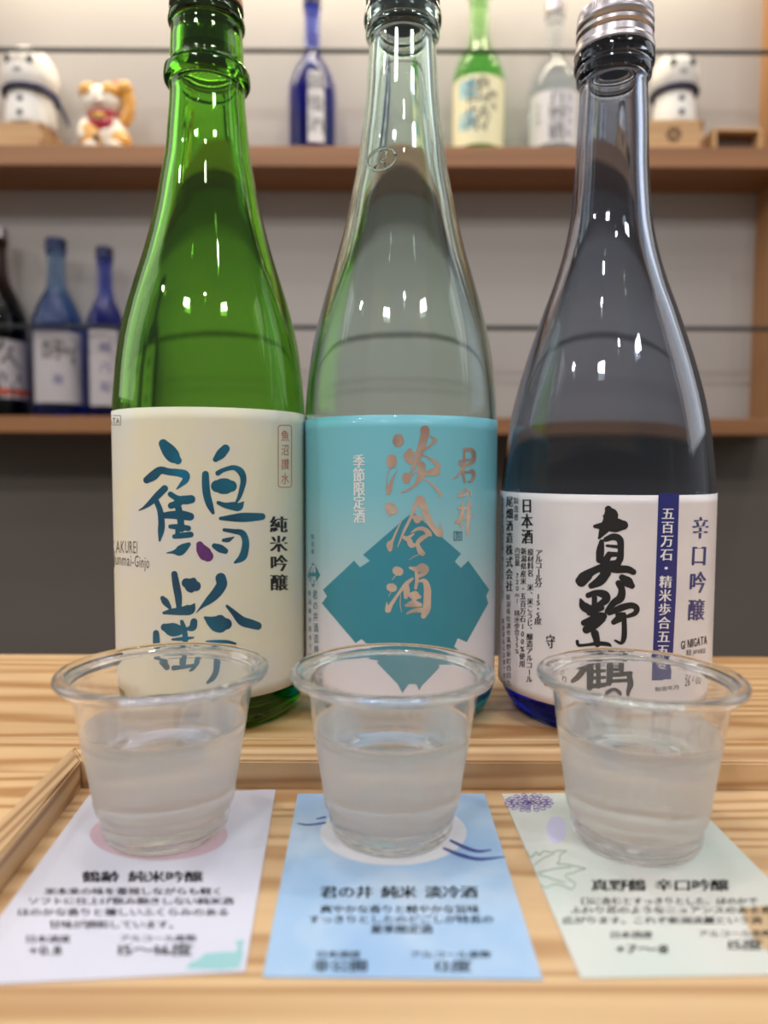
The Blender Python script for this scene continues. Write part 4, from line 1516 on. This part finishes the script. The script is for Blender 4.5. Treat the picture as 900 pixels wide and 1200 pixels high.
def snow_figure(label, cx, top_y, chin_y, base_z, half_w, Yb, tail, hat=False):
    px = Yb / F_PX * .99
    P = on_y(cx, 143, Yb)
    P.z = base_z
    t = thing('snow_figure', label, 'figurine', (P.x, Yb, P.z + .0009))
    zc = on_y(cx, chin_y, Yb - .03).z
    Hh = on_y(cx, top_y, Yb).z - zc
    Hb = zc - base_z
    R = half_w * px
    body = [(0, 0), (R * .82, 0), (R * .90, .003), (R * .90, Hb * .4), (R * .82, Hb * .85), (R * .70, Hb * 1.1), (0, Hb * 1.2)]
    lathe('body', [body[0]] + smooth_prof(body[1:-1], 3) + [body[-1]], M_PLUSH, t, 32)
    hd = [(0, Hb * .92), (R * .75, Hb * .95), (R * .98, Hb + Hh * .22), (R, Hb + Hh * .42), (R * .88, Hb + Hh * .68), (R * .55, Hb + Hh * .92), (R * .2, Hb + Hh * .99), (0, Hb + Hh)]
    h = lathe('head', [hd[0]] + smooth_prof(hd[1:-1], 4) + [hd[-1]], M_PLUSH, t, 40)
    HP = [hd[0]] + smooth_prof(hd[1:-1], 4) + [hd[-1]]

    def face_y(x, z):
        for (r0_, z0_), (r1_, z1_) in zip(HP, HP[1:]):
            if z0_ <= z <= z1_:
                rr = r0_ + (r1_ - r0_) * (z - z0_) / max(z1_ - z0_, 1e-9)
                return -math.sqrt(max(rr * rr - x * x, 0))
        return -R
    for s in (-1, 1):
        obj_bm('eye', sphere_bm((s * R * .40, face_y(R * .4, Hb + Hh * .55), Hb + Hh * .55), .0056, 1, .5, 1.2, 16, 10), M_FACE, h, True)
        bm = tube_bm([(s * x_ * R, face_y(x_ * R, Hb + z_ * Hh), Hb + z_ * Hh) for x_, z_ in ((.22, .74), (.42, .78), (.62, .74))], [.0014, .0024, .0014], 8)
        obj_bm('eyebrow', bm, M_FACE2, h, True)
    obj_bm('mouth', sphere_bm((0, face_y(0, Hb + Hh * .32), Hb + Hh * .32), .007, 1, .4, .4, 16, 8), M_FACE2, h, True)
    # scarf ring
    bm = bmesh.new()
    n = 40
    pts = [(R * .93 * math.cos(2 * math.pi * k / n), R * .93 * math.sin(2 * math.pi * k / n), Hb * 1.02 + .004 * math.cos(4 * math.pi * k / n) * 0) for k in range(n + 1)]
    tube_bm(pts, .0042, 8, bm)
    scf = obj_bm('scarf', bm, M_SCARF, t, True)
    if tail:
        pts = [(R * .55, -R * .80, Hb * 1.02), (R * .95, -R * .75, Hb * .9), (R * 1.35, -R * .65, Hb * .55), (R * 1.62, -R * .6, Hb * .1), (R * 1.66, -R * .6, -.003)]
        bm = tube_bm(catmull(pts, 5), [.005 - .0002 * i * .8 for i in range(21)], 8)
        obj_bm('scarf_end', bm, M_SCARF, t, True)
    for k in range(2):
        obj_bm('button', sphere_bm((0, -R * (.86 + .035 * k), Hb * (.66 - .42 * k)), .005, 1, .5, 1, 16, 10), M_FACE, t, True)
    return t, R, Hb, Hh


m1 = snow_figure('white snow figure with long navy scarf end, at the left end of the upper shelf', 37, 60, 104, p_top + hm1, 30, 1.198, True)
bm = sphere_bm((0, 0, 0), .018, 1, .9, .45, 20, 12)
obj_bm('hat', bm, M_SCARF, m1[0], True, (-m1[1] * .45, 0, m1[2] + m1[3] * .90))
snow_figure('white snow figure with two buttons on the emblem box, right of the clear bottle cap', 789, 65, 102, p_top + hm2, 26, 1.198, False)

# beckoning cat
M_CATW = plain('cat_white_glaze', srgb(238, 228, 212), 0.2, coat=.5)
M_CATO = plain('cat_orange_glaze', srgb(222, 160, 70), 0.22, coat=.5)
M_CATR = plain('cat_red_glaze', srgb(168, 30, 40), 0.22, coat=.5)
M_GOLD = plain('gold_paint', srgb(200, 160, 80), 0.3, metal=.7)
P = on_y(127, 168, 1.20)
cat = thing('beckoning_cat', 'small calico beckoning cat figurine with red bib on the upper shelf', 'figurine', (P.x, 1.20, p_top + .0004))
q = 1.20 / F_PX
bm = sphere_bm((0, 0, .036), .036, .92, .72, 1.0, 28, 20)
bmesh.ops.translate(bm, verts=[v for v in bm.verts if v.co.z < .004], vec=(0, 0, 0))
for v in bm.verts:
    v.co.z = max(v.co.z, 0)
body = obj_bm('body', bm, M_CATW, cat, True)
head = obj_bm('head', sphere_bm((-.006, -.006, .086), .030, 1.08, .9, .85, 28, 20), M_CATW, cat, True)
for s in (-1, 1):
    bm = bmesh.new()
    bmesh.ops.create_cone(bm, segments=16, radius1=.010, radius2=.0012, depth=.020, cap_ends=True, matrix=Matrix.Translation((-.006 + s * .021, -.004, .112)) @ Matrix.Rotation(s * .3, 4, 'Y') @ Matrix.Diagonal((1, .6, 1, 1)))
    e = obj_bm('ear', bm, M_CATO, head, True)
    obj_bm('ear', sphere_bm((-.006 + s * .021, -.010, .112), .0052, 1, .45, 1.3, 12, 8), M_CATR, head, True)
    obj_bm('eye', sphere_bm((-.006 + s * .013, -.0305, .090), .0048, 1, .5, .75, 16, 10), M_GOLD, head, True)
    obj_bm('eye', sphere_bm((-.006 + s * .013, -.0330, .090), .0020, 1, .5, 1, 12, 8), M_FACE, head, True)
    obj_bm('head_patch', sphere_bm((-.006 + s * .017, -.014, .098), .0175, 1, .98, .80, 20, 12), M_CATO, head, True)
obj_bm('muzzle', sphere_bm((-.006, -.029, .078), .010, 1.2, .7, .7, 20, 12), M_CATW, head, True)
obj_bm('nose', sphere_bm((-.006, -.0365, .081), .0022, 1.2, .6, .8, 12, 8), M_CATR, head, True)
# raised paw on the right, laid paw on the left
bm = tube_bm(catmull([(.026, -.004, .052), (.036, -.006, .072), (.036, -.008, .092), (.032, -.012, .104)], 5), [.010] * 8 + [.011] * 8, 14)
arm = obj_bm('raised_arm', bm, M_CATO, cat, True)
obj_bm('paw', sphere_bm((.033, -.013, .104), .013, 1, .9, .95, 20, 12), M_CATO, arm, True)
obj_bm('arm', tube_bm(catmull([(-.028, -.004, .056), (-.034, -.014, .040), (-.028, -.024, .020)], 5), [.010] * 11, 12), M_CATW, cat, True)
for s in (-1, 1):
    obj_bm('foot', sphere_bm((s * .019, -.022, .009), .013, 1, 1.15, .68, 20, 12), M_CATW, cat, True)
obj_bm('body_patch', sphere_bm((-.020, -.014, .026), .024, .9, .75, 1.05, 20, 12), M_CATO, cat, True)
obj_bm('body_patch', sphere_bm((.025, -.010, .022), .019, .9, 1.0, .9, 20, 12), M_CATO, cat, True)
obj_bm('body_patch', sphere_bm((-.008, -.030, .020), .005, .9, .5, 1.3, 16, 10), M_FACE, cat, True)
collar = obj_bm('collar', tube_bm([(-.003 + .025 * math.cos(2 * math.pi * k / 24), -.004 + .022 * math.sin(2 * math.pi * k / 24), .062) for k in range(25)], .0042, 8), M_CATR, cat, True)
obj_bm('bib', sphere_bm((-.004, -.020, .048), .019, 1.1, .6, .85, 24, 14), M_CATR, cat, True)
obj_bm('bell', sphere_bm((-.004, -.0305, .054), .009, 1.3, .5, .6, 20, 12), M_GOLD, cat, True)

for o in bpy.data.objects:
    if o.name.split('.')[0] in ('small_lettering', 'lettering', 'crest_lettering') and o.parent:
        o['kind'] = 'stuff'
